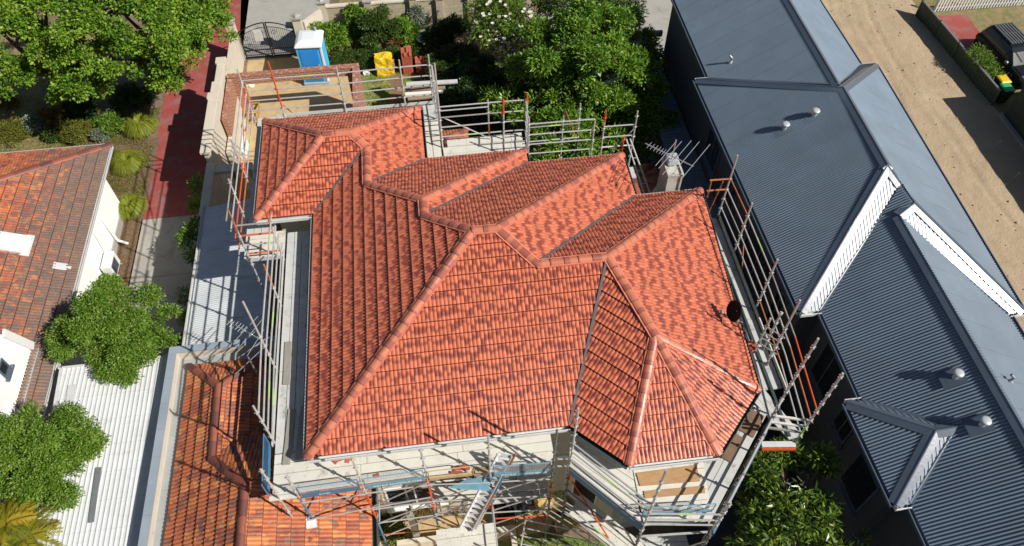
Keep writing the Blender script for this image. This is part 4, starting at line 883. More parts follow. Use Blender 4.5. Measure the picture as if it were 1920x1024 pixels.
# satellite dish on the right slope
dc = P(1376, 583, 6.5); dt_ = thing('satellite_dish', 'dark oval satellite dish on the right edge of the new roof', 'dish', (6.95, dc.y, 6.0))
M['dish'] = basic('dark_dish', (.008, .006, .006), .8, .0, .1, 4); M['galv'] = None
fwd = Vector((-.92, -.13, .36)).normalized(); sd_ = fwd.cross(Vector((0, 0, 1))).normalized(); up_ = sd_.cross(fwd)
mb = MB(); vs = []; nr = 6; na = 28
for i in range(nr+1):
    r = i/nr
    for k in range(na): an = 2*math.pi*k/na; vs.append(dc+sd_*(.26*r*math.cos(an))+up_*(.28*r*math.sin(an))+fwd*(.10*r*r-.1))
vs2 = [v-fwd*.012 for v in vs]; fs = [(i*na+k, i*na+(k+1) % na, (i+1)*na+(k+1) % na, (i+1)*na+k) for i in range(nr) for k in range(na)]
off = len(vs); mb.add(vs+vs2, fs+[tuple(off+i for i in f[::-1]) for f in fs]+[(nr*na+k, nr*na+(k+1) % na, off+nr*na+(k+1) % na, off+nr*na+k) for k in range(na)]); mb.build('reflector', M['dish'], dt_, smooth=True)
mb = MB(); mb.tube(dc-up_*.25-fwd*.02, dc+fwd*.34-up_*.05, .014, 6); mb.build('feed_arm', M['dish'], dt_)
mb = MB(); mb.tube(dc+fwd*.30-up_*.06, dc+fwd*.38-up_*.03, .035, 10).tube(dc+fwd*.37-sd_*.05, dc+fwd*.37+sd_*.05, .02, 8); mb.build('receiver', M['gutter_white'], dt_)
mb = MB(); mb.path([dc-fwd*.1, dc-fwd*.16-Vector((0, 0, .06)), Vector((7.0, dc.y-.05, 6.02))], .022, 8); mb.tube((7.0, dc.y-.05, 6.1), (7.25, dc.y+.1, 5.75), .02, 8); mb.build('mount', M['alu'], dt_)
tk = P(1156, 348, 0); tk = on_plane((1156, 350), i_, j_, ap2); t = thing('roof_tick', 'small dark v shaped batten offcut lying on the pink right roof slope', 'debris', tk)
mb = MB(); mb.beam(tk+Vector((-.07, .06, .05)), tk+Vector((0, -.03, .05)), .03, .02).beam(tk+Vector((0, -.03, .05)), tk+Vector((.02, .12, .05)), .03, .02); mb.build('offcut', M['oldcap'], t)
# ------------------------------------------------------------------ vegetation
def leaf_mat(name, c1, c2, c3, trans=.25, rough=.5):
    m, nt, b = new_mat(name)
    at = N(nt, 'ShaderNodeAttribute', attribute_name='T'); sp = N(nt, 'ShaderNodeSeparateColor'); nt.links.new(at.outputs['Color'], sp.inputs[0])
    f = math_(nt, 'ADD', math_(nt, 'MULTIPLY', sp.outputs[1], .5), math_(nt, 'MULTIPLY', sp.outputs[2], .5))
    c = ramp(nt, f, [(.15, c1), (.5, c2), (.85, c3)])
    nt.links.new(c, b.inputs['Base Color']); b.inputs['Roughness'].default_value = rough; b.inputs['Specular IOR Level'].default_value = .35
    tr = nt.nodes.new('ShaderNodeBsdfTranslucent'); nt.links.new(mix(nt, .5, c, (.25, .32, .03)), tr.inputs[0])
    mx = nt.nodes.new('ShaderNodeMixShader'); mx.inputs[0].default_value = trans
    out = [n for n in nt.nodes if n.type == 'OUTPUT_MATERIAL'][0]
    nt.links.new(b.outputs[0], mx.inputs[1]); nt.links.new(tr.outputs[0], mx.inputs[2]); nt.links.new(mx.outputs[0], out.inputs[0])
    return m
def leaves_mesh(name, P0, AX, NR, L, Wd, rnd, mat, parent, bend=.15):
    """one folded rhombic leaf per row: base P0, axis AX, normal NR, length L, width Wd"""
    n = len(P0); S = np.cross(AX, NR); S /= np.linalg.norm(S, axis=1)[:, None]+1e-9; U = np.cross(S, AX)
    L = L[:, None]; Wd = Wd[:, None]
    a = P0; b = P0+AX*L*.45+S*Wd*.5+U*L*bend*.5; c = P0+AX*L-U*L*bend; d = P0+AX*L*.45-S*Wd*.5+U*L*bend*.5
    V = np.stack([a, b, c, d], 1).reshape(-1, 3)
    me = bpy.data.meshes.new(name); me.vertices.add(4*n); me.vertices.foreach_set('co', V.astype(np.float32).ravel())
    me.loops.add(4*n); me.loops.foreach_set('vertex_index', np.arange(4*n, dtype=np.int32))
    me.polygons.add(n); me.polygons.foreach_set('loop_start', np.arange(0, 4*n, 4, dtype=np.int32)); me.polygons.foreach_set('loop_total', np.full(n, 4, dtype=np.int32))
    me.materials.append(mat); me.update(calc_edges=True)
    at = me.attributes.new('T', 'FLOAT_COLOR', 'CORNER'); A = np.zeros((n, 4, 4), np.float32); A[:, :, 1] = rnd[:, 0:1]; A[:, :, 2] = rnd[:, 1:2]; A[:, :, 3] = 1
    at.data.foreach_set('color', A.ravel())
    o = bpy.data.objects.new(name, me); COL.objects.link(o)
    if parent is not None: me.transform(inv(parent)); o.parent = parent
    return o
def unit(v): return v/(np.linalg.norm(v, axis=1)[:, None]+1e-9)
def foliage(name, lobes, leaf, n_cl, per, rc, mat, parent, seed, wid=.42, low=-.35, out=.9, shell=.55, sub=.40, gap=None):
    """lobes: (centre, (rx,ry,rz)); leaf clusters on and inside the lobes' surfaces"""
    rng = np.random.RandomState(seed); Ps = []; As = []; Ns = []; Rs = []
    if sub:                                     # boughs: each big lobe breaks up into billows with gaps between them
        new = []
        for c, r in lobes:
            rm = max(r[0], r[1])
            if rm < .42: new.append((c, r)); continue
            k = int(5+rm*7); d = unit(rng.randn(k*3, 3)); keep = []
            for x in d:
                if x[2] < -.3: continue
                if all(np.dot(x, y) < .72 for y in keep): keep.append(x)
            for x in keep:
                s_ = max(.26, rm*sub*rng.uniform(.5, 1.0)); cc = np.array(c)+x*np.array(r)*rng.uniform(.6, 1.05); new.append((tuple(cc), (s_, s_, s_*.72)))
        lobes = new
    vol = np.array([(r[0]*r[1]*r[2])**(2/3) for _, r in lobes]); vol /= vol.sum()
    for (c, r), w in zip(lobes, vol):
        k = max(3, int(n_cl*w)); d = unit(rng.randn(k*2, 3)); d = d[d[:, 2] > low][:k]; k = len(d)
        rad_ = shell+(1.03-shell)*rng.rand(k)**.45
        bumpy = np.array([mnoise.noise(Vector(x*2.3)+Vector((seed, 0, 0))) for x in d])*.28
        cc = np.array(c)+d*np.array(r)*(rad_+bumpy)[:, None]
        if gap is not None:
            kp = np.array([mnoise.noise(Vector(x)*1.25+Vector((seed*3, 0, 0))) > gap for x in cc]); cc = cc[kp]; d = d[kp]; k = len(cc)
            if k == 0: continue
        m = per; idx = np.repeat(np.arange(k), m)
        off = rng.randn(k*m, 3)*.5; off[:, 2] *= .75
        nn = np.linalg.norm(off, axis=1)[:, None]; off = off/np.maximum(nn, 1)*rc
        p = cc[idx]+off
        ax = unit(off/rc*.9+d[idx]*.55+rng.randn(k*m, 3)*.35+np.array([0, 0, -.05]))
        nr = unit(np.array([0, 0, .8])+d[idx]*.5+rng.randn(k*m, 3)*.45)
        Ps.append(p); As.append(ax); Ns.append(nr)
        cr = rng.rand(k); Rs.append(np.stack([rng.rand(k*m), cr[idx]], 1))
    P0 = np.concatenate(Ps); AX = np.concatenate(As); NR = np.concatenate(Ns); R_ = np.concatenate(Rs); n = len(P0)
    L = leaf*(.7+.6*rng.rand(n)); return leaves_mesh(name, P0, AX, NR, L, L*wid, R_, mat, parent)
M['bark'] = basic('bark', (.16, .125, .095), .9, 0, .3, 8, bmp=.5, bscale=30)
LM = dict(maple=leaf_mat('maple_leaf', (.045, .12, .010), (.13, .27, .02), (.32, .42, .045), .25),
          laurel=leaf_mat('laurel_leaf', (.04, .12, .012), (.125, .265, .022), (.29, .42, .05), .28, .36),
          olive=leaf_mat('olive_leaf', (.09, .11, .015), (.16, .17, .025), (.25, .24, .04)),
          bright=leaf_mat('fine_leaf', (.05, .125, .008), (.12, .24, .014), (.28, .37, .08)),
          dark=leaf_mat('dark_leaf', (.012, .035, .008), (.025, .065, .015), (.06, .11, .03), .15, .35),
          silver=leaf_mat('silver_leaf', (.12, .16, .11), (.20, .25, .18), (.32, .36, .28), .15),
          rust=leaf_mat('rusty_leaf', (.14, .07, .03), (.22, .13, .04), (.30, .22, .05)),
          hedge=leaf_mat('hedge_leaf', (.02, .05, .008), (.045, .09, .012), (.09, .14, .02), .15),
          oleander=leaf_mat('long_leaf', (.02, .055, .01), (.085, .16, .02), (.27, .34, .05), .15, .32),
          grass=leaf_mat('tussock_blade', (.14, .18, .012), (.26, .30, .025), (.42, .44, .08), .25),
          palm=leaf_mat('palm_leaflet', (.07, .10, .01), (.20, .20, .015), (.42, .30, .03), .2, .4),
          petal=leaf_mat('white_petal', (.72, .70, .58), (.80, .78, .68), (.82, .82, .78), .1))
def tree(name, lab, cat, base, lobes, leaf, n_cl, per, rc, lm, seed, group=None, trunk=.14, wid=.42, **k):
    t = thing(name, lab, cat, base, group=group); base = Vector(base); rng = random.Random(seed)
    cen = sum((Vector(c) for c, r in lobes), Vector())/len(lobes); fork = base.lerp(Vector((cen.x, cen.y, cen.z)), .45); fork.z = max(base.z+.1, (cen.z-base.z)*.5+base.z)
    mb = MB(); mid = base.lerp(fork, .5)+Vector((rng.uniform(-.08, .08), rng.uniform(-.08, .08), 0)); mb.path([base-Vector((0, 0, .05)), mid, fork], 0, 8, [trunk*1.25, trunk, trunk*.85])
    for c, r in lobes:
        c = Vector(c); m2 = fork.lerp(c, .5)+Vector((rng.uniform(-.15, .15), rng.uniform(-.15, .15), rng.uniform(0, .15))); mb.path([fork, m2, c], 0, 6, [trunk*.6, trunk*.4, trunk*.22])
        for q in range(4):
            e = c+Vector((rng.uniform(-1, 1)*r[0], rng.uniform(-1, 1)*r[1], rng.uniform(-.2, .8)*r[2]))*.7; mb.tube(m2.lerp(c, .7), e, trunk*.22, 5, trunk*.07)
    mb.build('trunk' if cat == 'tree' else 'stem', M['bark'], t)
    if cat == 'tree' and 'gap' not in k: k['gap'] = -.10
    foliage('crown' if cat == 'tree' else 'foliage', lobes, leaf, n_cl, per, rc, LM[lm], t, seed, wid=wid, **k)
    return t
def lobe(px, py, z, r, rz=None, dx=0): p = P(px, py, z); return ((p.x, p.y, p.z), (r, r, rz or r*.75))
# the big spreading trees at the top left
tree('maple_tree', 'broad bright green leafy tree at the top left, reaching over the red driveway', 'tree', (-12.4, 29.5, 0),
     [lobe(310, 45, 4.6, 1.5), lobe(375, 25, 4.2, 1.2), lobe(395, 60, 3.6, .9), lobe(250, 60, 4.8, 1.4), lobe(330, 100, 3.9, 1.1, .9), lobe(290, 125, 3.3, .9), lobe(225, 20, 5.0, 1.5), lobe(330, 0, 4.5, 1.6), lobe(230, 115, 3.9, 1.0, .7), lobe(395, 5, 4.0, 1.1), lobe(310, 155, 2.7, .45)],
     .11, 2300, 30, .23, 'maple', 1, trunk=.2, wid=.7, group='big leafy trees at the top left')
tree('maple_tree', 'large dark gapped leafy tree in the top left corner, left of the driveway tree', 'tree', (-16.5, 28.5, 0),
     [lobe(150, 40, 4.9, 1.5), lobe(60, 20, 5.0, 1.5), lobe(20, 80, 4.4, 1.3), lobe(160, 120, 3.8, 1.2, .9), lobe(130, 165, 3.0, .8, .6), lobe(15, 150, 3.4, .8), lobe(100, 85, 4.3, 1.0), lobe(-20, 40, 5, 1.5), lobe(180, 0, 5, 1.4), lobe(85, 0, 5.3, 1.5), lobe(175, 165, 2.5, .7, .5), lobe(60, 135, 3.4, .5)],
     .11, 2300, 30, .23, 'maple', 2, trunk=.2, wid=.7, group='big leafy trees at the top left')
# the big laurel-like tree at the top centre
tree('laurel_tree', 'large glossy green tree filling the gap between the scaffold and the blue roof', 'tree', (5.2, 22.5, 0),
     [lobe(1060, 110, 4.6, 1.25), lobe(1130, 130, 4.8, 1.3), lobe(1190, 140, 4.2, 1.05), lobe(1090, 60, 4.6, 1.1), lobe(1010, 130, 4.0, .9), lobe(1140, 60, 4.4, 1.1), lobe(1200, 95, 3.8, .8), lobe(1080, 175, 4.0, .75), lobe(1215, 170, 3.6, .6), lobe(1005, 70, 4.2, .8), lobe(1150, 200, 3.6, .75)],
     .145, 2700, 20, .21, 'laurel', 3, trunk=.2, wid=.4, gap=-.26)
tree('laurel_tree', 'dark narrow crowned tree at the top edge right of the flowering shrub', 'tree', (5.6, 31, 0),
     [lobe(1110, 15, 3.6, 1.2), lobe(1160, 30, 3.0, .8), lobe(1050, 10, 3.4, 1.1), lobe(1170, 0, 3.2, .8), lobe(1000, 5, 3, .9)], .14, 520, 26, .26, 'hedge', 4, trunk=.14, wid=.4)
tree('shrub_tree', 'low glossy shrub rising behind the scaffold rails, rusty new shoots', 'tree', (3.8, 19.8, 0),
     [lobe(1040, 250, 3.6, .8), lobe(1000, 215, 3.5, .6), lobe(1030, 300, 3.6, .6), lobe(1070, 225, 3.6, .6), lobe(950, 195, 3.0, .7)], .16, 420, 24, .26, 'laurel', 5, trunk=.09, wid=.36)
tree('shrub_tree', 'lower glossy shrub between the scaffold end and the chimney antenna', 'tree', (5.9, 19.4, 0),
     [lobe(1130, 260, 3.4, .8), lobe(1190, 265, 3.2, .6), lobe(1215, 225, 3.2, .45), lobe(1250, 232, 2.9, .4, .25), lobe(1095, 290, 3.5, .5), lobe(1180, 300, 3.2, .4)], .16, 420, 24, .26, 'laurel', 6, trunk=.09, wid=.36)
fr = tree('flowering_shrub', 'tall dark shrub covered in white blossoms by the street wall', 'shrub', (3.2, 29.6, 0),
     [lobe(930, 30, 3.0, .95), lobe(975, 45, 2.8, .85), lobe(910, 60, 2.4, .7), lobe(950, 75, 2.2, .7), lobe(940, 0, 3.2, .9)], .22, 420, 20, .28, 'oleander', 7, trunk=.08, wid=.22)
rng_ = np.random.RandomState(5); n = 70; pc_ = []
for (c, r) in [lobe(930, 30, 3.05, .95), lobe(975, 45, 2.85, .85), lobe(910, 65, 2.4, .7), lobe(945, 80, 2.2, .7)]:
    d = unit(rng_.randn(60, 3)); d = d[(d[:, 2] > .1) & (d[:, 1] < .5)][:24]; pc_.append(np.array(c)+d*np.array(r)*1.08)
pc_ = np.concatenate(pc_); k = len(pc_); idx = np.repeat(np.arange(k), 9); an = np.tile(np.arange(9)/9*6.283, k)
ax = unit(np.stack([np.cos(an), np.sin(an)-.35, np.full(len(an), .35)], 1)+rng_.randn(k*9, 3)*.1)
leaves_mesh('blossom', pc_[idx], ax, np.tile([0, -.4, 1.0], (k*9, 1))+rng_.randn(k*9, 3)*.1, np.full(k*9, .085), np.full(k*9, .06), rng_.rand(k*9, 2), LM['petal'], fr)
# light fine-leaved round trees on the left
tree('round_tree', 'round fine leaved bright green tree between the neighbour roof and the white carport', 'tree', (-10.3, 13.8, 0),
     [lobe(200, 600, 4.0, .95), lobe(270, 600, 3.9, .85), lobe(150, 625, 3.6, .75), lobe(235, 650, 3.7, .8), lobe(220, 690, 3.4, .45), lobe(290, 640, 3.5, .55), lobe(125, 640, 3.3, .4)], .062, 2600, 28, .17, 'bright', 8, trunk=.1, wid=.55, group='round fine leaved trees at the left', gap=-.42)
tree('round_tree', 'round fine leaved tree overhanging the white carport at the bottom left, above the palm', 'tree', (-11.4, 9.7, 0),
     [lobe(60, 850, 3.8, .95), lobe(130, 830, 3.7, .8), lobe(20, 870, 3.6, .8), lobe(110, 890, 3.5, .7), lobe(0, 830, 3.7, .8), lobe(165, 835, 3.3, .35, .22), lobe(185, 833, 3.2, .18, .12), lobe(90, 925, 3.2, .3)], .062, 2600, 28, .17, 'bright', 9, trunk=.1, wid=.55, group='round fine leaved trees at the left', gap=-.42)
tree('bush', 'small bright green bush at the foot of the white wall near the air conditioner', 'shrub', (-11.6, 16.9, 0), [lobe(205, 535, .5, .33), lobe(195, 525, .4, .25)], .08, 160, 22, .13, 'bright', 10, trunk=.02, wid=.55)
# the dark long leaved tree at the bottom right
tree('oleander_tree', 'dark long leaved tree in the shaded gap at the bottom right of the scaffold', 'tree', (7.9, 4.2, 0),
     [lobe(1465, 885, 4.7, .5), lobe(1515, 890, 4.9, .45), lobe(1450, 950, 4.5, .6), lobe(1505, 960, 4.7, .6), lobe(1410, 1000, 4.0, .6), lobe(1470, 1020, 4.5, .7), lobe(1555, 1010, 4.6, .5), lobe(1540, 862, 4.9, .28), lobe(1475, 850, 4.6, .3), lobe(1530, 930, 4.7, .4), lobe(1600, 1030, 4.6, .35)], .18, 1000, 20, .15, 'oleander', 11, trunk=.12, wid=.24, gap=0.0)
# creeper beside the narrow carport
tree('creeper', 'dark straggly creeper climbing along the edge of the narrow carport', 'shrub', (-8.4, 17.2, 0),
     [lobe(375, 380, 1.6, .3), lobe(368, 430, 1.8, .32), lobe(352, 450, 1.7, .25), lobe(366, 480, 1.6, .25), lobe(372, 345, 1.4, .25), lobe(350, 555, 1.2, .2), lobe(357, 600, 1.0, .25), lobe(345, 650, 1.0, .3)], .10, 260, 18, .18, 'laurel', 12, trunk=.03)
# front garden bed by the driveway, back bed by the street wall
for px, py, z, r, rz_, lm_, lf, lab, sd in (
    (30, 262, .3, .62, .45, 'olive', .07, 'clipped olive green mound at the left edge of the garden bed', 21), (72, 248, .35, .4, .4, 'silver', .10, 'silvery grey leaved shrub between two mounds', 22),
    (150, 258, .3, .60, .42, 'olive', .07, 'clipped olive green mound touching the tiled eave', 23), (100, 232, .3, .5, .3, 'rust', .09, 'rusty and yellow tinted low shrub in the bed', 24),
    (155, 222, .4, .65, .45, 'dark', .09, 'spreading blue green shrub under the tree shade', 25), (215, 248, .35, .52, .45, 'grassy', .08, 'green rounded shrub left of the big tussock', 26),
    (192, 262, .2, .25, .25, 'silver', .08, 'small grey shrub beside the green rounded one', 27), (255, 205, .5, .7, .5, 'hedge', .09, 'dull green shrub at the driveway edge under the tree', 28),
    (222, 222, .2, .35, .25, 'silver', .08, 'pale flowering low plant in the dark bed', 29), (105, 262, .2, .3, .25, 'hedge', .09, 'small dark green shrub between silver shrub and mound', 30),
    (212, 305, .3, .35, .4, 'olive', .07, 'round green shrub just beyond the tile roof corner', 31),
    (20, 200, .2, .3, .2, 'rust', .08, 'low dry plant in the clearing under the trees', 33)):
    lm2 = 'bright' if lm_ == 'grassy' else lm_
    p = P(px, py, 0); tree('garden_shrub', lab, 'shrub', (p.x, p.y, 0), [((p.x, p.y, z), (r, r*.8, rz_)), ((p.x+r*.4, p.y+.1, z*.8), (r*.6, r*.5, rz_*.8))], lf, int(260*r/.5), 22, .12, lm2, sd, trunk=.02, wid=.4, group='shrubs in the bed beside the neighbour house', low=-.1)
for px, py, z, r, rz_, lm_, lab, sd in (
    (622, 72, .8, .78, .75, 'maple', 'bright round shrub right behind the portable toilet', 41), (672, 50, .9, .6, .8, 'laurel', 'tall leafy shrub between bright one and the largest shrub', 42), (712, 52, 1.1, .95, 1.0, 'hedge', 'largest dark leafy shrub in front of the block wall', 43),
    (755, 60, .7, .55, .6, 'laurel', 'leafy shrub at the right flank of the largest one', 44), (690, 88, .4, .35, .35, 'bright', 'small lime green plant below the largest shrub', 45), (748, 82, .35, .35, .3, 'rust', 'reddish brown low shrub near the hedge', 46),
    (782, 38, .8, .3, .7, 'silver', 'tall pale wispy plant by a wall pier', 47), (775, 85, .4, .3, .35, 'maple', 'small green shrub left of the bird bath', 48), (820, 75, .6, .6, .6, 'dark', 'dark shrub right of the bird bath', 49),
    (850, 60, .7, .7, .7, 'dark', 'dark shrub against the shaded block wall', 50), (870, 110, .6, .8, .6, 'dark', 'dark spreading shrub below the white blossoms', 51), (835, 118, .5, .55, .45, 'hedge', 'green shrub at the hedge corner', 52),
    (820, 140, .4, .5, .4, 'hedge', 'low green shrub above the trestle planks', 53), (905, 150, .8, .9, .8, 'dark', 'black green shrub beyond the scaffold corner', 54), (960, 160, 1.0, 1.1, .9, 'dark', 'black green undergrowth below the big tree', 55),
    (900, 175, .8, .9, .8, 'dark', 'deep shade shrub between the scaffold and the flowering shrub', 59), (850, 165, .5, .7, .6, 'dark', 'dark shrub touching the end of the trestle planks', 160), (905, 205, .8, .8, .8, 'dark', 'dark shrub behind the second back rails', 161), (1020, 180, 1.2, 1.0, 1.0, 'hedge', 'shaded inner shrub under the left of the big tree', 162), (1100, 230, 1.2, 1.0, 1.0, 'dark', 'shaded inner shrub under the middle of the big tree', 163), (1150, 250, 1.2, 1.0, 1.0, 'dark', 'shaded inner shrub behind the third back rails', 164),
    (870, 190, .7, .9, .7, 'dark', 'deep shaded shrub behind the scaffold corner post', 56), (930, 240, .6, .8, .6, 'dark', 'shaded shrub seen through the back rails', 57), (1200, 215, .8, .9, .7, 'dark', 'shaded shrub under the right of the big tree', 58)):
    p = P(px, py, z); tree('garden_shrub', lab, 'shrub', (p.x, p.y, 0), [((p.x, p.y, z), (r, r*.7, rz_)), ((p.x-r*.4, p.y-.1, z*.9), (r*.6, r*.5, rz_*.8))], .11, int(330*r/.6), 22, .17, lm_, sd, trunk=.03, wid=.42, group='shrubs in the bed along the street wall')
p0, p1 = P(612, 118, .2), P(838, 108, .2)
tree('hedge', 'low clipped dark green hedge between the lawn and the shrub bed', 'hedge', (p0.x, p0.y, 0), [((p0.x+(p1.x-p0.x)*k/9, p0.y+(p1.y-p0.y)*k/9, .28), (.42, .36, .32)) for k in range(10)], .07, 900, 22, .13, 'hedge', 60, trunk=.02, low=-.1)
# tussock grasses
def tussock(px, py, r, h, lab, seed, n=1500):
    p = P(px, py, 0); t = thing('tussock_grass', lab, 'grass clump', p, group='tussock grasses along the red driveway'); rng = np.random.RandomState(seed)
    an = rng.rand(n)*6.283; rr = r*(.55+.5*rng.rand(n)); b0 = np.stack([p.x+np.cos(an)*rng.rand(n)*.12, p.y+np.sin(an)*rng.rand(n)*.12, np.zeros(n)], 1)
    d = np.stack([np.cos(an), np.sin(an), np.zeros(n)], 1); hh = h*(.5+.7*rng.rand(n)); V = []; steps = (0, .3, .55, .8, 1.0)
    s = np.stack([-np.sin(an), np.cos(an), np.zeros(n)], 1)*(.008+.006*rng.rand(n))[:, None]
    for q in steps:
        c = b0+d*(rr*q**1.1)[:, None]; c[:, 2] = np.maximum(hh*np.sin(min(q*1.25, 1)*1.571*1.25)*(1-.55*q**2), .02); wq = (1-q*.85)
        V += [c-s*wq, c+s*wq]
    V = np.stack(V, 1); m = len(steps); F = np.array([[2*i, 2*i+1, 2*i+3, 2*i+2] for i in range(m-1)]); idx = (np.arange(n)*2*m)[:, None, None]+F[None]
    me = bpy.data.meshes.new('blades'); me.vertices.add(n*2*m); me.vertices.foreach_set('co', (V.reshape(-1, 3)-np.array(p)).astype(np.float32).ravel())
    nf = n*(m-1); me.loops.add(nf*4); me.loops.foreach_set('vertex_index', idx.astype(np.int32).ravel()); me.polygons.add(nf)
    me.polygons.foreach_set('loop_start', np.arange(0, nf*4, 4, dtype=np.int32)); me.polygons.foreach_set('loop_total', np.full(nf, 4, dtype=np.int32)); me.materials.append(LM['grass']); me.update(calc_edges=True)
    at = me.attributes.new('T', 'FLOAT_COLOR', 'CORNER'); A = np.zeros((n, (m-1)*4, 4), np.float32); A[:, :, 1] = rng.rand(n)[:, None]; A[:, :, 2] = rng.rand(n)[:, None]; A[:, :, 3] = 1; at.data.foreach_set('color', A.ravel())
    o = bpy.data.objects.new('blades', me); COL.objects.link(o); o.parent = t
tussock(268, 245, .68, .7, 'large lime tussock grass at the driveway edge, farthest of three', 71, 2600); tussock(243, 312, .66, .6, 'lime tussock grass in the middle of the driveway row', 72, 2400); tussock(247, 395, .62, .6, 'lime tussock grass nearest the bare concrete path', 73, 2200)
# palm
def palm(base, top, lab, seed, nf=15):
    t = thing('palm', lab, 'palm', base); rng = np.random.RandomState(seed); mb = MB(); mb.path([base, top], 0, 8, [.11, .08]); mb.build('trunk', M['bark'], t)
    top = Vector(top)
    for f in range(nf):
        an = f/nf*6.283+rng.rand()*.4; ln = .62+rng.rand()*.38; el = .35+.9*rng.rand()
        pts = []; 
        for q in np.linspace(0, 1, 14): pts.append(top+Vector((math.cos(an)*ln*q*math.cos(el*(1-q*.8)), math.sin(an)*ln*q*math.cos(el*(1-q*.8)), ln*(math.sin(el)*q-.75*q*q))))
        P0 = []; AX = []; NR = []; 
        for i in range(13):
            for sub in (0, .33, .66):
                c = pts[i].lerp(pts[i+1], sub); tan = (pts[i+1]-pts[i]).normalized(); sd2 = tan.cross(Vector((0, 0, 1))).normalized()
                for s in (-1, 1): P0.append(c); AX.append((sd2*s*.8+tan*.75+Vector((0, 0, -.12))+Vector(rng.randn(3)*.08)).normalized()); NR.append(Vector((0, 0, 1))+sd2*s*-.3)
        P0 = np.array([tuple(x) for x in P0]); AX = np.array([tuple(x) for x in AX]); NR = np.array([tuple(x) for x in NR]); n = len(P0)
        w = np.sin(np.linspace(.35, 2.9, n)); leaves_mesh('frond', P0, AX, NR, .22*w+.04, np.full(n, .028), np.stack([np.full(n, rng.rand())*.6+rng.rand(n)*.4, np.full(n, rng.rand())], 1), LM['palm'], t, bend=.1)
pb = P(12, 985, 3.75); palm((pb.x, pb.y, 0), pb, 'yellowing palm with arching fronds at the bottom left corner', 81, 18)
pb = P(48, 1010, 3.6); palm((pb.x, pb.y, 0), pb, 'second yellowing palm at the bottom edge, right of the corner one', 82, 16)
# fallen leaves and turf as uncountable cover
def ground_cover(name, lab, quads, n, leaf, lm_, seed, up=.3):
    rng = np.random.RandomState(seed); P0 = []
    for poly in quads:
        xs = [q[0] for q in poly]; ys = [q[1] for q in poly]; k = 0
        while k < n//len(quads):
            x, y = rng.uniform(min(xs), max(xs)), rng.uniform(min(ys), max(ys))
            if any(a <= y <= b for a, b in spans([tuple(q) for q in poly], x)) and mnoise.noise(Vector((x*.9, y*.9, seed)))+rng.rand()*.5 > -.05: P0.append((x, y, .02)); k += 1
    P0 = np.array(P0); n = len(P0); ax = unit(rng.randn(n, 3)*np.array([1, 1, .2])+np.array([0, 0, up])); L = leaf*(.6+.8*rng.rand(n))
    o = leaves_mesh(name, P0, ax, unit(np.array([0, 0, 1.])+rng.randn(n, 3)*.3), L, L*.25, rng.rand(n, 2), LM[lm_], None)
    tag(o, lab, 'grass', kind='stuff')
ground_cover('grass', 'short green and dry turf behind the garage shell', [[(-2.8, 24), (-2.8, 29), (3, 28.8), (3, 27), (-1, 24)]], 9000, .08, 'grass', 91, .8)
ground_cover('grass', 'bright green turf in the front yard below the scaffold', [[(.6, 2), (.6, 7.0), (2.0, 7.1), (5.2, 6.0), (5, 2)]], 12000, .08, 'bright', 92, .8)
ground_cover('leaf_litter', 'dry leaf litter in the garden bed', [[(-16, 22.5), (-16, 26), (-11.5, 26), (-11.5, 22.5)], [(-12.2, 13), (-12.2, 22), (-11.5, 22), (-11.5, 13)]], 5000, .07, 'rust', 93, .1)

ground_cover('grass', 'dry olive turf in the clearing at the left under the big trees', [[(-19, 25.2), (-19, 30), (-15, 30), (-13.8, 27.4), (-15.0, 25.3)]], 7000, .08, 'olive', 94, .6)
ground_cover('ground_cover', 'low olive and lime ground cover between the shrubs of the driveway bed', [[(-15.5, 23.4), (-15.5, 26.6), (-11.7, 27.5), (-11.6, 22.2), (-12.2, 22.2)]], 9000, .09, 'olive', 95, .7)
# ------------------------------------------------------------------ scaffolding (deck level DZ; each run is one thing with its own standards, rails and boards)
DZ = 5.25; RZ = (5.6, 5.99, 6.38, 6.8)
M['galv'] = basic('galvanised_steel', (.56, .56, .54), .40, .35, .15, 7, dirt=(.28, .24, .20), dscale=5, dth=.62)
M['galv_dark'] = basic('dull_steel', (.20, .20, .20), .5, .5, .2, 7)
M['orange'] = basic('orange_painted_steel', (.62, .09, .02), .5, .0, .15, 8, dirt=(.30, .12, .06), dscale=7, dth=.62)
M['rust'] = basic('rusty_orange_steel', (.42, .15, .06), .7, .1, .25, 9)
M['lime'] = basic('lime_painted_steel', (.40, .56, .22), .5, 0, .1, 8)
M['blue_steel'] = basic('blue_painted_steel', (.06, .19, .33), .5, 0, .15, 6, dirt=(.16, .26, .34), dscale=5, dth=.6)
M['blue_teal'] = basic('faded_blue_steel', (.14, .32, .42), .5, 0, .15, 6, dirt=(.26, .38, .44), dscale=5, dth=.55)
M['board'] = basic('steel_board', (.66, .64, .57), .7, .1, .08, 3, dirt=(.33, .31, .27), dscale=3, dth=.58)
M['board_grey'] = basic('grey_board', (.52, .53, .51), .75, .05, .1, 3, dirt=(.26, .26, .25), dscale=3, dth=.55)
M['grey_plank'] = basic('grey_timber', (.28, .265, .23), .85, 0, .2, 5, stretch=(6, 1, 1))
def speckled(m, dark=(.10, .095, .085)):
    """anti-slip holes: a regular field of small dark dimples"""
    nt = m.node_tree; b = [n for n in nt.nodes if n.type == 'BSDF_PRINCIPLED'][0]; src = b.inputs['Base Color'].links[0].from_socket
    g = nt.nodes.new('ShaderNodeNewGeometry'); v = nt.nodes.new('ShaderNodeTexVoronoi'); v.inputs['Scale'].default_value = 11; v.inputs['Randomness'].default_value = .25
    nt.links.new(g.outputs['Position'], v.inputs['Vector']); f = ramp(nt, v.outputs['Distance'], [(.10, .75), (.17, 0)])
    c = mix(nt, f, src, dark); nt.links.new(c, b.inputs['Base Color']); return m
speckled(M['board'])
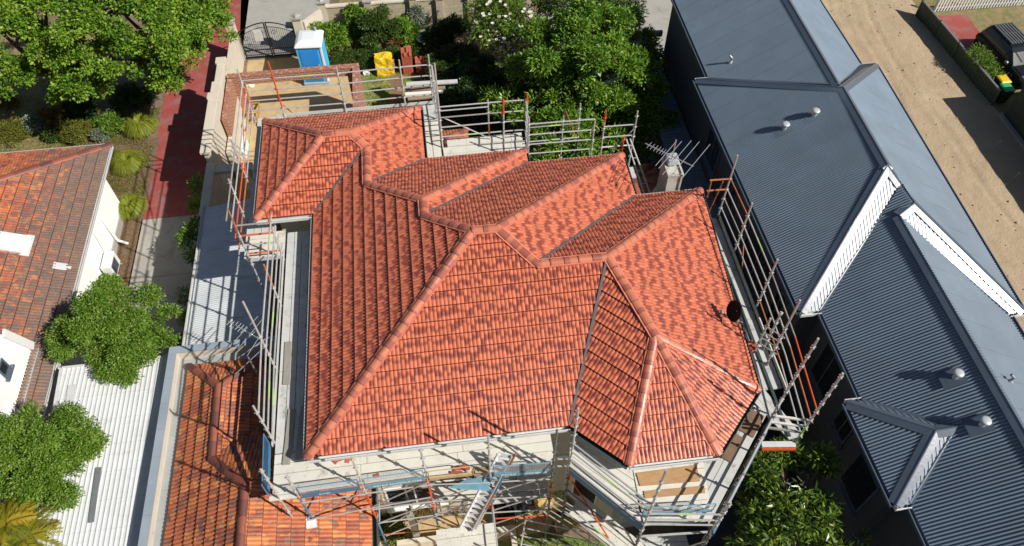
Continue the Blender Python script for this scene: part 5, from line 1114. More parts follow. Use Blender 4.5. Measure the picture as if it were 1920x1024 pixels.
def standard(t, u, v, z0, z1, cols=None, ros=None):
    """a vertical tube; cols: list of (z-from, material); rosettes every 0.39 m above the deck"""
    cols = cols or [(z0, 'galv')]
    for k, (za, m) in enumerate(cols):
        zb = cols[k+1][0] if k+1 < len(cols) else z1
        mb = MB(); mb.tube((u, v, za), (u, v, zb), .025, 8)
        for z in (ros if ros is not None else list(RZ)+[DZ-.08, 4.4, 3.6, 2.8, 2.0, 1.2]):
            if za <= z < zb: mb.tube((u, v, z-.022), (u, v, z+.022), .036, 8); mb.beam((u-.06, v-.0, z-.012), (u+.06, v, z-.012), .024, .024); mb.beam((u, v-.055, z-.012), (u, v+.055, z-.012), .024, .024)
        mb.build('standard', M[m], t)
def rail(t, p, q, m='galv', r=.022, lime=False, name='guard_rail'):
    mb = MB(); p, q = Vector(p), Vector(q)
    if lime:
        a, b = p.lerp(q, .40), p.lerp(q, .62); mb.cm = 0; mb.tube(p, a, r).tube(b, q, r); mb.cm = 1; mb.tube(a, b, r*1.04); mb.build(name, [M[m], M['lime']], t)
    else: mb.tube(p, q, r); mb.build(name, M[m], t)
def rails(t, a, b, zs=RZ, ms=None, limes=()):
    for k, z in enumerate(zs): rail(t, (a[0], a[1], z), (b[0], b[1], z), (ms[k] if ms else 'galv'), lime=k in limes)
def boards(t, x0, x1, y0, y1, z, along='x', w=.23, m='board', seed=0, name='deck_board', seglen=1.5):
    """planks side by side; each plank is a part"""
    rng = random.Random(seed)
    W = (y1-y0) if along == 'x' else (x1-x0); n = max(1, int(round(W/w))); w = W/n
    for i in range(n):
        L0, L1 = (x0, x1) if along == 'x' else (y0, y1); s = L0-rng.random()*.4; mb = MB()
        while s < L1:
            e = min(s+seglen*1.5, L1); s0 = max(s, L0)
            if e-s0 > .1:
                dz = rng.uniform(-.004, .004)
                if along == 'x': mb.box(s0+.005, e-.005, y0+i*w+.008, y0+(i+1)*w-.008, z-.045+dz, z+dz)
                else: mb.box(x0+i*w+.008, x0+(i+1)*w-.008, s0+.005, e-.005, z-.045+dz, z+dz)
            s = e
        if mb.v: mb.build(name, M[m], t)
def poly_boards(t, a, b, c, d, z, n, m='board', name='deck_board'):
    """n planks filling the quad a-b-c-d, planks running a->b"""
    a, b, c, d = [Vector((p[0], p[1])) for p in (a, b, c, d)]
    for i in range(n):
        f0, f1 = (i+.03)/n, (i+.97)/n; mb = MB(); q = [a.lerp(d, f0), b.lerp(c, f0), b.lerp(c, f1), a.lerp(d, f1)]
        mb.prism([(p.x, p.y) for p in q], z-.045, z); mb.build(name, M[m], t)
def text_mesh(body, size, mat, parent, org, ex, ey, name='lettering', bold=.0):
    cu = bpy.data.curves.new('txt', 'FONT'); cu.body = body; cu.size = size; cu.extrude = .0008; cu.offset = bold; cu.space_character = 1.12
    tmp = bpy.data.objects.new('txt', cu); COL.objects.link(tmp); dg = bpy.context.evaluated_depsgraph_get(); me = bpy.data.meshes.new_from_object(tmp.evaluated_get(dg)); bpy.data.objects.remove(tmp, do_unlink=True)
    ex, ey = Vector(ex).normalized(), Vector(ey).normalized(); ez = ex.cross(ey)
    me.transform(Matrix((( ex.x, ey.x, ez.x, org[0]), (ex.y, ey.y, ez.y, org[1]), (ex.z, ey.z, ez.z, org[2]), (0, 0, 0, 1))))
    me.materials.clear(); me.materials.append(mat); o = bpy.data.objects.new(name, me); COL.objects.link(o)
    if parent is not None:
        mi = inv(parent); 
        if parent.parent: mi = mi @ inv(parent.parent)
        me.transform(mi); o.parent = parent
    return o
M['letter'] = basic('white_lettering', (.80, .84, .86), .6, 0, .03, 3)
def mesh_panel(t, p, q, h=.56, toe=.17, m='blue_steel', text=None, tsz=.095, chev=False):
    """brick guard: toe board, top bar and welded mesh between p and q; outside is on the right of p->q"""
    p, q = Vector((p[0], p[1], DZ)), Vector((q[0], q[1], DZ)); d = (q-p); L = d.length; d.normalize(); o = Vector((d.y, -d.x, 0))
    mb = MB(); mb.beam(p+Vector((0, 0, -.04)), q+Vector((0, 0, -.04)), .018, toe+.04); tb = mb.build('toe_board', M[m], t)
    mb = MB(); mb.tube(p+Vector((0, 0, h)), q+Vector((0, 0, h)), .014).tube(p+Vector((0, 0, toe)), p+Vector((0, 0, h)), .012).tube(q+Vector((0, 0, toe)), q+Vector((0, 0, h)), .012); mb.build('panel_frame', M[m], t)
    mb = MB(); n = int(L/.055)
    for i in range(1, n): x = p+d*(L*i/n); mb.tube(x+Vector((0, 0, toe)), x+Vector((0, 0, h)), .0028, 3, caps=False)
    for k in range(1, 7): z = Vector((0, 0, toe+(h-toe)*k/7)); mb.tube(p+z, q+z, .0028, 3, caps=False)
    mb.build('mesh_guard', M['galv'], t)
    if text: text_mesh(text, tsz, M['letter'], tb, p+d*(L*.12 if len(text) > 6 else L*.30)+o*.0115+Vector((0, 0, .03)), d, (0, 0, 1), bold=.0016)
    if chev:
        mb = MB()
        for k in range(3):
            c = p+d*(L-.34+k*.10)+o*.0125+Vector((0, 0, .065)); mb.face([c+d*.05+Vector((0, 0, .05)), c+d*.08+Vector((0, 0, .05)), c+d*.03, c]); mb.face([c, c+d*.03, c+d*.08-Vector((0, 0, .05)), c+d*.05-Vector((0, 0, .05))])
        mb.build('chevron', M['letter'], tb)
    return tb
def brace(t, p, q, m='galv'): rail(t, p, q, m, .018, name='brace')

# --- front run
FV = 7.0
s1 = thing('scaffold', 'front scaffold run with blue mesh guards and white steel boards below the long eave', 'scaffold', (-1, 7.5, 0), group='scaffold runs around the house')
FP = [(-3.95, FV, 6.45), (-2.49, FV+.03, 6.92), (-1.04, FV+.05, 6.84), (.41, FV-.08, 7.45), (1.84, FV-.18, 7.5)]
standard(s1, -3.95, FV, 3.9, 6.45, [(3.9, 'blue_steel'), (5.2, 'galv')]); standard(s1, -2.49, FV+.03, 0, 6.92, [(0, 'blue_steel'), (3.2, 'orange'), (4.9, 'galv')])
standard(s1, -1.04, FV+.05, 0, 6.84, [(0, 'galv'), (2.2, 'blue_steel'), (3.2, 'orange'), (5.2, 'galv')]); standard(s1, .41, FV-.08, 0, 7.45, [(0, 'blue_steel'), (2.9, 'orange'), (3.6, 'blue_steel'), (5.2, 'galv')]); standard(s1, 1.84, FV-.18, 0, 7.5, [(0, 'galv_dark'), (3.5, 'rust'), (4.8, 'galv_dark')])
for u in (-2.4, -1.0, .45, 1.9): standard(s1, u, 8.02, 0, DZ-.06)
boards(s1, -4.55, 1.95, 7.10, 8.10, DZ, 'x', .24, 'board', 3)
boards(s1, -4.62, -4.0, 6.98, 7.10, DZ, 'x', .12, 'board', 4)
mesh_panel(s1, (-3.88, FV-.02), (-2.56, FV), text='DAVEY', tsz=.075); mesh_panel(s1, (-2.42, FV), (-1.10, FV+.02), text='METRO SCAFFOLD HIRE', tsz=.092, m='blue_teal'); mesh_panel(s1, (.50, FV-.10), (1.78, FV-.17), text='METRO SCAFFOLD', tsz=.098, chev=True, m='blue_teal')
mb = MB(); mb.beam((-.98, FV+.02, DZ), (.0, FV, DZ), .04, .12); mb.build('toe_board', M['yellow_sand'], s1)
mb = MB(); mb.path([(-.98, FV, DZ+.12), (-.98, FV, DZ+.5), (-.05, FV, DZ+.5), (.02, FV, DZ+.42), (.02, FV, DZ)], .014); mb.build('panel_frame', M['yellow_sand'], s1)
mb = MB(); mb.face([(-.6, 6.95, 4.78), (.35, 6.78, 4.72), (.38, 7.02, 5.05), (-.2, 7.0, 5.0)]); mb.face([(-.6, 6.95, 4.77), (-.2, 7.0, 4.99), (.38, 7.02, 5.04), (.35, 6.78, 4.71)]); mb.build('hanging_panel', M['blue_teal'], s1)
for z, ms in ((4.95, 'galv'), (3.9, 'galv'), (2.95, 'galv')):
    for a, b in zip(FP[:-1], FP[1:]):
        if z < 4 and a[0] < -3: continue
        rail(s1, (a[0], a[1]-.03, z), (b[0], b[1]-.03, z-.02), ms, .019, name='ledger')
for u in (-2.4, -1.0, .45, 1.9): rail(s1, (u-.04, FV, DZ-.12), (u-.04, 8.05, DZ-.12), 'galv', .02, name='transom'); rail(s1, (u-.04, FV, 3.0), (u-.04, 8.05, 3.0), 'galv', .02, name='transom')
brace(s1, (-3.95, FV-.05, 4.1), (-2.5, FV-.05, 5.2)); brace(s1, (-2.5, FV-.02, 4.1), (-1.04, FV-.02, 5.2)); brace(s1, (-3.9, FV-.08, 4.0), (-1.04, FV-.05, 4.35)); brace(s1, (-2.45, FV-.02, 3.0), (-1.0, FV-.02, 3.9)); brace(s1, (-2.4, FV-.02, 2.0), (-1.0, FV-.02, 3.0)); brace(s1, (.45, 6.88, 4.3), (1.8, 6.8, 5.1)); brace(s1, (.4, 6.85, 3.2), (1.84, 6.82, 4.0)); brace(s1, (.41, 6.85, 2.2), (1.84, 6.82, 3.1)); brace(s1, (-1.0, 7.0, 3.1), (.4, 6.9, 3.9)); brace(s1, (-1.0, 7.0, 4.0), (.4, 6.9, 4.9))
rail(s1, (.42, 6.85, 2.6), (1.84, 6.8, 2.5), 'orange', .019, name='ledger'); rail(s1, (-2.45, 6.98, 2.1), (-1.04, 6.98, 2.0), 'rust', .019, name='ledger')
boards(s1, -1.1, 1.9, 7.32, 8.02, 3.05, 'x', .23, 'board', 6); boards(s1, -1.05, .42, 5.85, 6.62, 3.0, 'x', .25, 'board', 7)
for u in (-1.05, .42): standard(s1, u, 5.8, 0, 3.6, [(0, 'galv_dark')])
rail(s1, (.42, 5.8, 3.3), (.42, 6.9, 3.3), 'galv', .02, name='transom')
# mesh end panel standing at the left corner
mb = MB(); A0, A1 = Vector((-4.66, 8.35, DZ)), Vector((-4.62, 7.1, DZ)); mb.tube(A0, A0+Vector((0, 0, .62)), .014).tube(A1, A1+Vector((0, 0, .62)), .014).tube(A0+Vector((0, 0, .62)), A1+Vector((0, 0, .62)), .014).tube(A0, A1, .014)
mb.beam(A0, A1, .02, .14); mb.build('panel_frame', M['blue_steel'], s1)
mb = MB()
for i in range(1, 24): x = A0.lerp(A1, i/24); mb.tube(x, x+Vector((0, 0, .62)), .004, 3, caps=False)
for k in range(1, 11): z = Vector((0, 0, .62*k/11)); mb.tube(A0+z, A1+z, .004, 3, caps=False)
mb.build('mesh_guard', M['blue_steel'], s1)
rng = random.Random(77)
# --- left run
s2 = thing('scaffold', 'long left scaffold run of four rails and grey boards beside the big left slope', 'scaffold', (-4.3, 11, 0), group='scaffold runs around the house')
LP = [(-4.38, 7.02, 6.9), (-4.57, 8.41, 7.12), (-4.63, 10.41, 8.25), (-4.62, 12.43, 7.0)]
for (u, v, z), c in zip(LP, ([(0, 'galv')], [(0, 'galv')], [(0, 'galv')], [(0, 'galv'), (6.1, 'rust')])): standard(s2, u, v, 3.0 if v < 9 else 0, z, [(max(c[0][0], 3.0 if v < 9 else 0), c[0][1])]+c[1:])
lr = [(-4.57, 8.41), (-4.63, 10.41), (-4.62, 12.43), (-4.62, 14.25)]
for a, b in zip(lr[:-1], lr[1:]): rails(s2, (a[0]+.03, a[1]), (b[0]+.03, b[1]), limes=(0, 1) if a[1] < 9 else ((3,) if a[1] > 12 else (1,)))
boards(s2, -4.55, -3.28, 8.12, 14.95, DZ, 'y', .23, 'board_grey', 11, seglen=1.6)
rail(s2, (-4.6, 8.4, DZ), (-4.62, 14.3, DZ), 'galv', .02, name='ledger'); mb = MB(); mb.beam((-4.6, 8.3, DZ), (-4.6, 14.2, DZ), .02, .12); mb.build('toe_board', M['board_grey'], s2)
for v in (8.5, 10.4, 12.4): rail(s2, (-4.6, v, DZ-.12), (-3.3, v, DZ-.12), 'galv', .02, name='transom'); standard(s2, -3.35, v, 0, DZ-.06)
for lab, a0, a1, w in (('loose weathered plank on the sunlit left deck, nearer the far end', P(541, 642, DZ), P(537, 722, DZ), .16), ('loose grey plank lying askew at the near end of the left deck', P(548, 768, DZ), P(537, 872, DZ), .17), ('dark plank in shadow along the near end of the left deck', P(572, 762, DZ), P(562, 862, DZ), .20)):
    t = thing('plank', lab, 'plank', a0); mb = MB(); mb.beam(a0+Vector((0, 0, .006)), a1+Vector((0, 0, .006)), w, .035); mb.build('board', M['grey_plank'], t)
# --- connecting platform and north-left run
s3 = thing('scaffold', 'small return platform with orange rails at the inner left corner of the house', 'scaffold', (-5.1, 14.6, 0), group='scaffold runs around the house')
boards(s3, -5.72, -4.6, 14.1, 15.05, DZ, 'x', .24, 'board', 12)
standard(s3, -5.5, 13.98, 0, 7.5, [(0, 'galv'), (6.6, 'rust')]); standard(s3, -4.62, 14.02, 0, 7.3, [(0, 'galv'), (6.6, 'rust')])
rail(s3, (-5.5, 14.0, 5.62), (-4.6, 14.0, 5.62), 'orange', .026); rail(s3, (-5.5, 14.0, 6.38), (-4.6, 14.0, 6.38), 'orange', .026); rail(s3, (-5.5, 14.0, 5.99), (-4.6, 14.0, 5.99), 'galv', .022); rail(s3, (-5.5, 14.0, 6.8), (-4.6, 14.0, 6.8), 'grey_plank', .026)
mb = MB(); mb.beam((-5.6, 14.02, DZ-.0), (-4.62, 14.02, DZ-.0), .03, .15); mb.build('toe_board', M['gutter_white'], s3)
s4 = thing('scaffold', 'upper left scaffold run with orange and white rails beside the garage wall', 'scaffold', (-5.7, 17, 0), group='scaffold runs around the house')
for u, v, z, c in ((-5.78, 15.6, 6.95, None), (-5.78, 17.0, 7.1, [(0, 'galv'), (6.0, 'orange'), (6.4, 'galv')]), (-5.8, 19.9, 7.3, [(0, 'galv'), (5.9, 'orange'), (6.6, 'galv')])): standard(s4, u, v, 0, z, c)
rails(s4, (-5.76, 14.2), (-5.76, 17.0), ms=('rust', 'orange', 'galv', 'grey_plank')); rails(s4, (-5.76, 17.0), (-5.78, 19.9), limes=(0,))
boards(s4, -5.72, -4.88, 15.05, 20.0, DZ, 'y', .21, 'board_grey', 13)
brace(s4, (-5.82, 19.8, 6.7), (-5.82, 17.0, 5.5), 'orange')
for v in (15.6, 17.0, 19.8): rail(s4, (-5.78, v, DZ-.12), (-4.9, v, DZ-.12), 'galv', .02, name='transom')
# --- back run
s5 = thing('scaffold', 'back scaffold run of four rails over the brick garage shell, one orange post', 'scaffold', (-2.5, 20, 0), group='scaffold runs around the house')
NP = [(-5.8, 19.95), (-4.84, 19.95), (-2.86, 19.93), (-.92, 19.98), (.0, 19.98)]
standard(s5, -4.84, 19.95, 0, 7.45, [(0, 'galv'), (5.65, 'orange')]); standard(s5, -2.86, 19.93, 0, 7.1); standard(s5, -.92, 19.98, 0, 7.1); standard(s5, .0, 19.98, 0, 7.2)
for a, b in zip(NP[:-1], NP[1:]): rails(s5, (a[0], a[1]+.03), (b[0], b[1]+.03), limes=(3,) if a[0] < -4 and b[0] > -4 else ())
boards(s5, -5.1, .1, 19.25, 19.93, DZ, 'x', .23, 'board_grey', 14)
rail(s5, (-4.8, 20.0, 5.7), (-3.9, 20.7, 3.4), 'orange', .02, name='brace')
mb = MB(); mb.beam((-5.1, 19.97, DZ), (.1, 19.97, DZ), .02, .12); mb.build('toe_board', M['board_grey'], s5)
# --- stepped back runs
s6 = thing('scaffold', 'short scaffold return with tall post beside the back roof corner', 'scaffold', (0, 18.5, 0), group='scaffold runs around the house')
standard(s6, .15, 17.85, 0, 8.5); standard(s6, .06, 19.2, 0, 7.4)
rails(s6, (.08, 19.95), (.15, 17.85)); boards(s6, -.42, .1, 17.0, 19.2, DZ, 'y', .25, 'board', 15)
s7 = thing('scaffold', 'second back scaffold run between the two small gables, orange topped posts', 'scaffold', (1.4, 18, 0), group='scaffold runs around the house')
standard(s7, 2.1, 17.95, 0, 6.9, [(0, 'galv'), (6.38, 'orange')]); standard(s7, 2.82, 17.9, 0, 7.1, [(0, 'galv'), (6.75, 'orange')]); standard(s7, 1.72, 18.9, 0, 6.1, [(0, 'rust'), (5.2, 'galv')])
rails(s7, (.17, 17.97), (2.1, 17.97), ms=('galv', 'galv', 'grey_plank', 'galv'), limes=(0,)); rails(s7, (2.1, 17.97), (2.82, 17.95)); rail(s7, (.17, 18.6, 6.1), (1.72, 18.6, 6.1), 'galv')
boards(s7, .15, 2.75, 16.95, 17.85, DZ, 'x', .30, 'board', 16); brace(s7, (.25, 18.0, 6.35), (1.7, 18.0, 5.3)); boards(s7, .3, 2.7, 17.86, 18.2, DZ+.02, 'x', .34, 'board', 17)
s8 = thing('scaffold', 'third back scaffold run of long rails against the green tree', 'scaffold', (4, 17, 0), group='scaffold runs around the house')
standard(s8, 2.72, 16.85, 0, 7.1); standard(s8, 4.69, 16.82, 0, 6.8); standard(s8, 5.0, 16.85, 0, 7.1, [(0, 'galv'), (6.65, 'orange')]); standard(s8, 5.95, 16.8, 0, 7.0); standard(s8, 4.45, 17.8, 0, 6.6, [(0, 'blue_steel'), (5.2, 'galv')]); standard(s8, 3.95, 17.8, 0, 6.2, [(0, 'galv')])
rails(s8, (2.78, 17.9), (2.72, 16.85)); rails(s8, (2.72, 16.87), (4.69, 16.84), limes=(0,)); rail(s8, (2.8, 17.6, 5.99), (4.45, 17.6, 5.99), 'grey_plank', lime=True); rail(s8, (2.8, 17.6, 5.4), (4.45, 17.6, 5.4), 'galv', lime=True)
rails(s8, (5.0, 16.84), (5.95, 16.82), zs=(5.62, 6.03, 6.46), ms=('board', 'galv', 'galv')); brace(s8, (5.3, 16.9, 5.2), (5.95, 16.9, 6.2)); brace(s8, (4.0, 17.75, 6.4), (4.4, 17.75, 5.2), 'rust')
boards(s8, 2.7, 6.1, 16.3, 16.78, DZ-.55, 'x', .24, 'board_grey', 18)
s9 = thing('scaffold', 'narrow scaffold ladder of steel tubes beside the gable near the chimney', 'scaffold', (5.9, 15.8, 0), group='scaffold runs around the house')
for du in (0, .12): rail(s9, (5.72+du, 16.75, 5.95), (6.0+du*1.6, 14.75, 5.2), 'galv', .028, lime=du > 0)
standard(s9, 5.62, 16.7, 0, 6.1, [(0, 'galv'), (5.5, 'orange')]); standard(s9, 6.1, 14.7, 0, 5.3)
for k in range(5): f = (k+.5)/5; rail(s9, (5.72+.28*f, 16.75-2*f, 5.95-.75*f), (5.86+.33*f, 16.75-2*f, 5.95-.75*f), 'galv', .012, name='rung')
# --- right run
s10 = thing('scaffold', 'right scaffold run with rusty and white rails in the shaded gap by the blue building', 'scaffold', (7.9, 10.5, 0), group='scaffold runs around the house')
RP = [(7.92, 13.95, 7.7), (7.98, 12.58, 7.3), (7.98, 10.66, 7.35), (7.80, 9.45, 6.85), (7.74, 9.0, 8.0)]
for (u, v, z) in RP: standard(s10, u, v, 0, z, [(0, 'galv_dark'), (5.3, 'galv')])
rails(s10, (7.94, 13.95), (7.98, 12.58), ms=('galv', 'grey_plank', 'galv', 'rust')); rails(s10, (7.98, 12.58), (7.98, 10.66), limes=(3,)); rails(s10, (7.98, 10.66), (7.9, 8.75), ms=('rust', 'galv', 'galv', 'grey_plank')); rails(s10, (7.9, 8.75), (7.7, 6.75), ms=('galv', 'galv', 'rust', 'orange'))
for z in (6.8, 6.38): rail(s10, (7.92, 13.95, z), (7.35, 13.97, z), 'rust', .026)
rail(s10, (7.40, 13.97, 6.8), (7.42, 13.97, 6.1), 'rust', .02, name='brace'); rail(s10, (7.75, 13.97, 6.7), (7.6, 14.0, 5.2), 'rust', .018, name='brace')
boards(s10, 7.42, 7.92, 8.3, 14.0, DZ-.12, 'y', .25, 'board_grey', 19); boards(s10, 7.06, 7.42, 8.3, 10.1, DZ-.1, 'y', .36, 'board', 20)
mb = MB(); mb.beam((7.95, 8.2, DZ-.1), (7.96, 14.0, DZ-.1), .03, .14); mb.build('toe_board', M['board'], s10); mb = MB(); mb.beam((7.62, 7.0, DZ-.1), (7.62, 14.0, DZ-.1), .07, .03); mb.build('ledger', M['gutter_dark'], s10)
for k, z in enumerate((5.5, 5.75, 6.0, 6.25)): rail(s10, (7.58, 9.45, z), (7.86, 9.0, z+.12), 'galv', .02, name='transom')
standard(s10, 7.55, 9.4, 3, 6.7, [(3, 'galv_dark'), (5.2, 'galv')])
brace(s10, (8.0, 12.3, 5.9), (7.99, 11.3, 4.2), 'rust')
t = thing('brick_stack', 'few loose red bricks on the right scaffold deck near the dish', 'bricks', P(1408, 655, DZ)); p = P(1408, 655, DZ-.1)
mb = MB()
for k in range(3): mb.box(p.x-.1, p.x+.12, p.y+k*.1-.1, p.y+k*.1-.01, DZ-.09, DZ-.01, .2+k*.1)
mb.box(p.x-.08, p.x+.14, p.y-.06, p.y+.04, DZ-.005, DZ+.07, .1); mb.build('bricks', M['stack_brick'], t)
# --- bay runs
B1, B2, B3, B4 = Vector((2.22, 6.78)), Vector((3.58, 5.24)), Vector((5.12, 5.02)), Vector((7.36, 7.55))
s11 = thing('scaffold', 'angled scaffold run along the left face of the bay, long orange brace', 'scaffold', (2.9, 6, 0), group='scaffold runs around the house')
standard(s11, B1.x, B1.y, 0, 8.45, [(0, 'galv_dark'), (5.0, 'galv')], ros=[z for z in np.arange(1, 8.4, .39)]); standard(s11, B2.x, B2.y, 0, 8.6, [(0, 'galv_dark'), (5.0, 'galv')], ros=[z for z in np.arange(1, 8.4, .39)])
rails(s11, (B1.x, B1.y), (B2.x, B2.y), limes=(2,)); rail(s11, (B1.x+.25, B1.y+.25, 5.7), (B2.x+.2, B2.y+.3, 5.7), 'galv'); rails(s11, (1.84, 6.82), (B1.x, B1.y), zs=(5.6, 6.0))
poly_boards(s11, (B1.x, B1.y+.02), (B2.x+.02, B2.y+.04), (3.70, 6.94), (2.5, 8.0), DZ+.004, 6, 'board')
tb = mesh_panel(s11, (B1.x, B1.y-.02), (B2.x-.02, B2.y), h=.3, toe=.2)
rail(s11, (B1.x-.03, B1.y-.04, 5.2), (3.55, 5.55, 2.2), 'orange', .024, name='brace'); rail(s11, (B1.x, B1.y, 4.2), (B2.x, B2.y, 4.15), 'galv_dark', name='ledger'); rail(s11, (B1.x, B1.y-.1, 3.5), (B2.x, B2.y-.1, 3.4), 'galv', lime=True, name='ledger'); rail(s11, (B1.x, B1.y-.1, 3.0), (B2.x, B2.y-.1, 3.0), 'galv', name='ledger')
poly_boards(s11, (B1.x+.1, B1.y-.2), (B2.x+.1, B2.y-.1), (B2.x+.5, B2.y+.3), (B1.x+.5, B1.y+.3), 3.0, 2, 'board')
s12 = thing('scaffold', 'scaffold run across the front of the bay with plywood on its deck', 'scaffold', (4.4, 5.4, 0), group='scaffold runs around the house')
standard(s12, B3.x, B3.y, 0, 7.0, [(0, 'galv_dark'), (5.0, 'galv')], ros=[z for z in np.arange(1, 7, .39)])
rails(s12, (B2.x, B2.y), (B3.x, B3.y), zs=(5.65, 5.95, 6.3), limes=(2,)); rail(s12, (B2.x, B2.y, 4.85), (B3.x, B3.y+.12, 4.85), 'galv', .028, name='ledger')
poly_boards(s12, (B2.x+.08, B2.y+.10), (B3.x+.06, B3.y+.22), (5.42, 6.96), (3.72, 6.96), DZ, 7, 'board')
mesh_panel(s12, (B2.x+.08, B2.y+.32), (B3.x+.1, B3.y+.42), h=.5, toe=.16, text='METRO SCAFFOLD HIRE', tsz=.085, m='blue_teal')
poly_boards(s12, (B2.x+.6, B2.y+.0), (B3.x, B3.y+.1), (B3.x, B3.y+.7), (B2.x+.3, B2.y+.6), 3.0, 3, 'board_grey')
brace(s12, (B2.x+.1, B2.y, 2.6), (B3.x, B3.y, 4.6)); brace(s12, (B2.x+.1, B2.y, 1.4), (B3.x, B3.y, 2.9), 'galv_dark')
for lab, pts, seed in (('tan plywood sheet on the bay deck, the one nearest the gutter', ((1193, 888), (1306, 873), (1312, 903), (1200, 912)), 1), ('tan plywood sheet on the bay deck behind the lime rail', ((1207, 922), (1320, 912), (1322, 925), (1209, 935)), 2)):
    q = [P(x, y, DZ+.0) for x, y in pts]; t = thing('plywood_sheet', lab, 'board', q[0]); mb = MB(); mb.prism([(p.x, p.y) for p in q][::-1], DZ+.006, DZ+.03); mb.build('sheet', M['ply'], t)
s13 = thing('scaffold', 'angled scaffold run along the right face of the bay above the dark tree', 'scaffold', (6.3, 6.5, 0), group='scaffold runs around the house')
d_ = (B4-B3).normalized(); n_2 = Vector((-d_.y, d_.x))
for z in (5.55, 5.85, 6.15): rail(s13, (B3.x, B3.y, z), (B4.x, B4.y, z), 'blue_steel' if z < 5.8 else 'galv', .026)
poly_boards(s13, B3+n_2*.12+d_*.05, B4+n_2*.12, Vector((6.62, 8.28)), Vector((5.46, 6.98)), DZ-.006, 5, 'board_grey')
standard(s13, B4.x, B4.y, 0, 8.75, [(0, 'galv_dark'), (5.0, 'galv')], ros=[z for z in np.arange(1, 8.7, .39)])
q = B3.lerp(B4, .33); standard(s13, q.x, q.y, 0, 6.3); q = B3.lerp(B4, .66); standard(s13, q.x, q.y, 0, 6.3)
for a, b in ((.0, 4.3), (.0, 3.1)): rail(s13, (B3.x, B3.y, b), (B4.x, B4.y, b), 'galv_dark', .022, name='ledger')
mb = MB(); mb.beam((B3.x-.02, B3.y-.08, DZ-.1), (B4.x, B4.y-.08, DZ-.1), .04, .2); mb.build('toe_board', M['blue_steel'], s13)
for lab, f0, f1, o0, o1 in (('brown plywood sheet lying across the right bay deck', .50, .72, .35, .95), ('second brown plywood sheet at the far end of the right bay deck', .76, .96, .15, .75)):
    q = [B3.lerp(B4, f0)+n_2*o0, B3.lerp(B4, f1)+n_2*o0, B3.lerp(B4, f1)+n_2*o1, B3.lerp(B4, f0)+n_2*o1]; t = thing('plywood_sheet', lab, 'board', (q[0].x, q[0].y, DZ)); mb = MB(); mb.prism([(p.x, p.y) for p in q], DZ+.006, DZ+.03); mb.build('sheet', M['ply2'], t)
s14 = thing('scaffold', 'end scaffold bay of pale transoms and a tall clamp-studded post at the right', 'scaffold', (7.6, 7.2, 0), group='scaffold runs around the house')
standard(s14, 7.66, 6.8, 0, 8.55, [(0, 'galv_dark'), (5.6, 'lime'), (6.1, 'galv')], ros=[z for z in np.arange(1, 8.5, .39)])
for z, m_ in ((6.3, 'board'), (6.0, 'board'), (5.7, 'grey_plank')): 
    mb = MB(); mb.beam((6.95, 7.05, z), (7.68, 6.84, z), .05, .05); mb.build('transom', M[m_], s14)
mb = MB(); mb.beam((6.85, 6.85, DZ), (7.64, 6.75, DZ), .14, .04); mb.build('deck_board', M['gutter_white'], s14); mb = MB(); mb.beam((6.85, 6.76, DZ-.12), (7.64, 6.66, DZ-.12), .03, .09); mb.build('toe_board', M['orange'], s14)
poly_boards(s14, (6.95, 8.3), (7.6, 6.95), (7.95, 7.0), (7.45, 8.35), DZ-.12, 3, 'board_grey')
# --- stair ladder
st = thing('stair', 'aluminium scaffold stair with many rungs and an orange and blue handrail tube', 'ladder', (.2, 7, 3))
L0, L1 = P(866, 988, 3.05), P(938, 848, 5.9); L2, L3 = P(872, 1008, 3.05), P(948, 868, 5.75)
M['alu_bright'] = basic('bright_aluminium', (.66, .67, .68), .4, .4, .08, 8)
wv = (L2-L0)*0+Vector((.30, -.12, 0))
mb = MB(); mb.beam(L0, L1, .03, .09); mb.build('stringer', M['alu_bright'], st); mb = MB(); mb.beam(L0+wv, L1+wv, .03, .09); mb.build('stringer', M['alu_bright'], st)
for k in range(15):
    a_ = L0.lerp(L1, (k+.5)/15); mb = MB(); mb.beam(a_+Vector((0, 0, .03)), a_+wv+Vector((0, 0, .03)), .075, .022); mb.build('tread', M['alu_bright'], st)
for f, g_2, m_ in ((0, .28, 'galv'), (.28, .5, 'rust'), (.5, .82, 'blue_steel'), (.82, 1.0, 'rust')):
    a_, b2_ = L0.lerp(L1, f)+wv*1.12+Vector((0, 0, .12)), L0.lerp(L1, g_2)+wv*1.12+Vector((0, 0, .12)); mb = MB(); mb.tube(a_, b2_, .026, 8); mb.build('handrail', M[m_], st)
# --- spare frames and site waste under the scaffold
for lab, px, rz_ in (('dull steel guard frame leaning at the foot of the bay, left one', ((985, 975), (1105, 1000), (1100, 1060), (975, 1035)), 0), ('dull steel guard frame behind the left one at the foot of the bay', ((1030, 925), (1135, 985), (1120, 1025), (1020, 960)), 0)):
    q = [P(x, y, z) for (x, y), z in zip(px, (1.6, 1.6, 1.0, 1.0))]; t = thing('guard_frame', lab, 'frame', (q[0].x, q[0].y, 0)); mb = MB(); mb.path(q+[q[0]], .02)
    for k in range(1, 4): mb.tube(q[0].lerp(q[3], k/4), q[1].lerp(q[2], k/4), .016)
    mb.build('frame', M['galv'], t); mb = MB()
    for w_ in q[2:]: mb.tube(w_, (w_.x, w_.y, 0), .018)
    mb.build('leg', M['galv_dark'], t)
M['foam'] = basic('yellow_foam', (.48, .34, .12), .9, 0, .2, 6, bmp=.6, bscale=12); M['black_bag'] = basic('black_plastic', (.02, .02, .025), .3, 0, .2, 4)
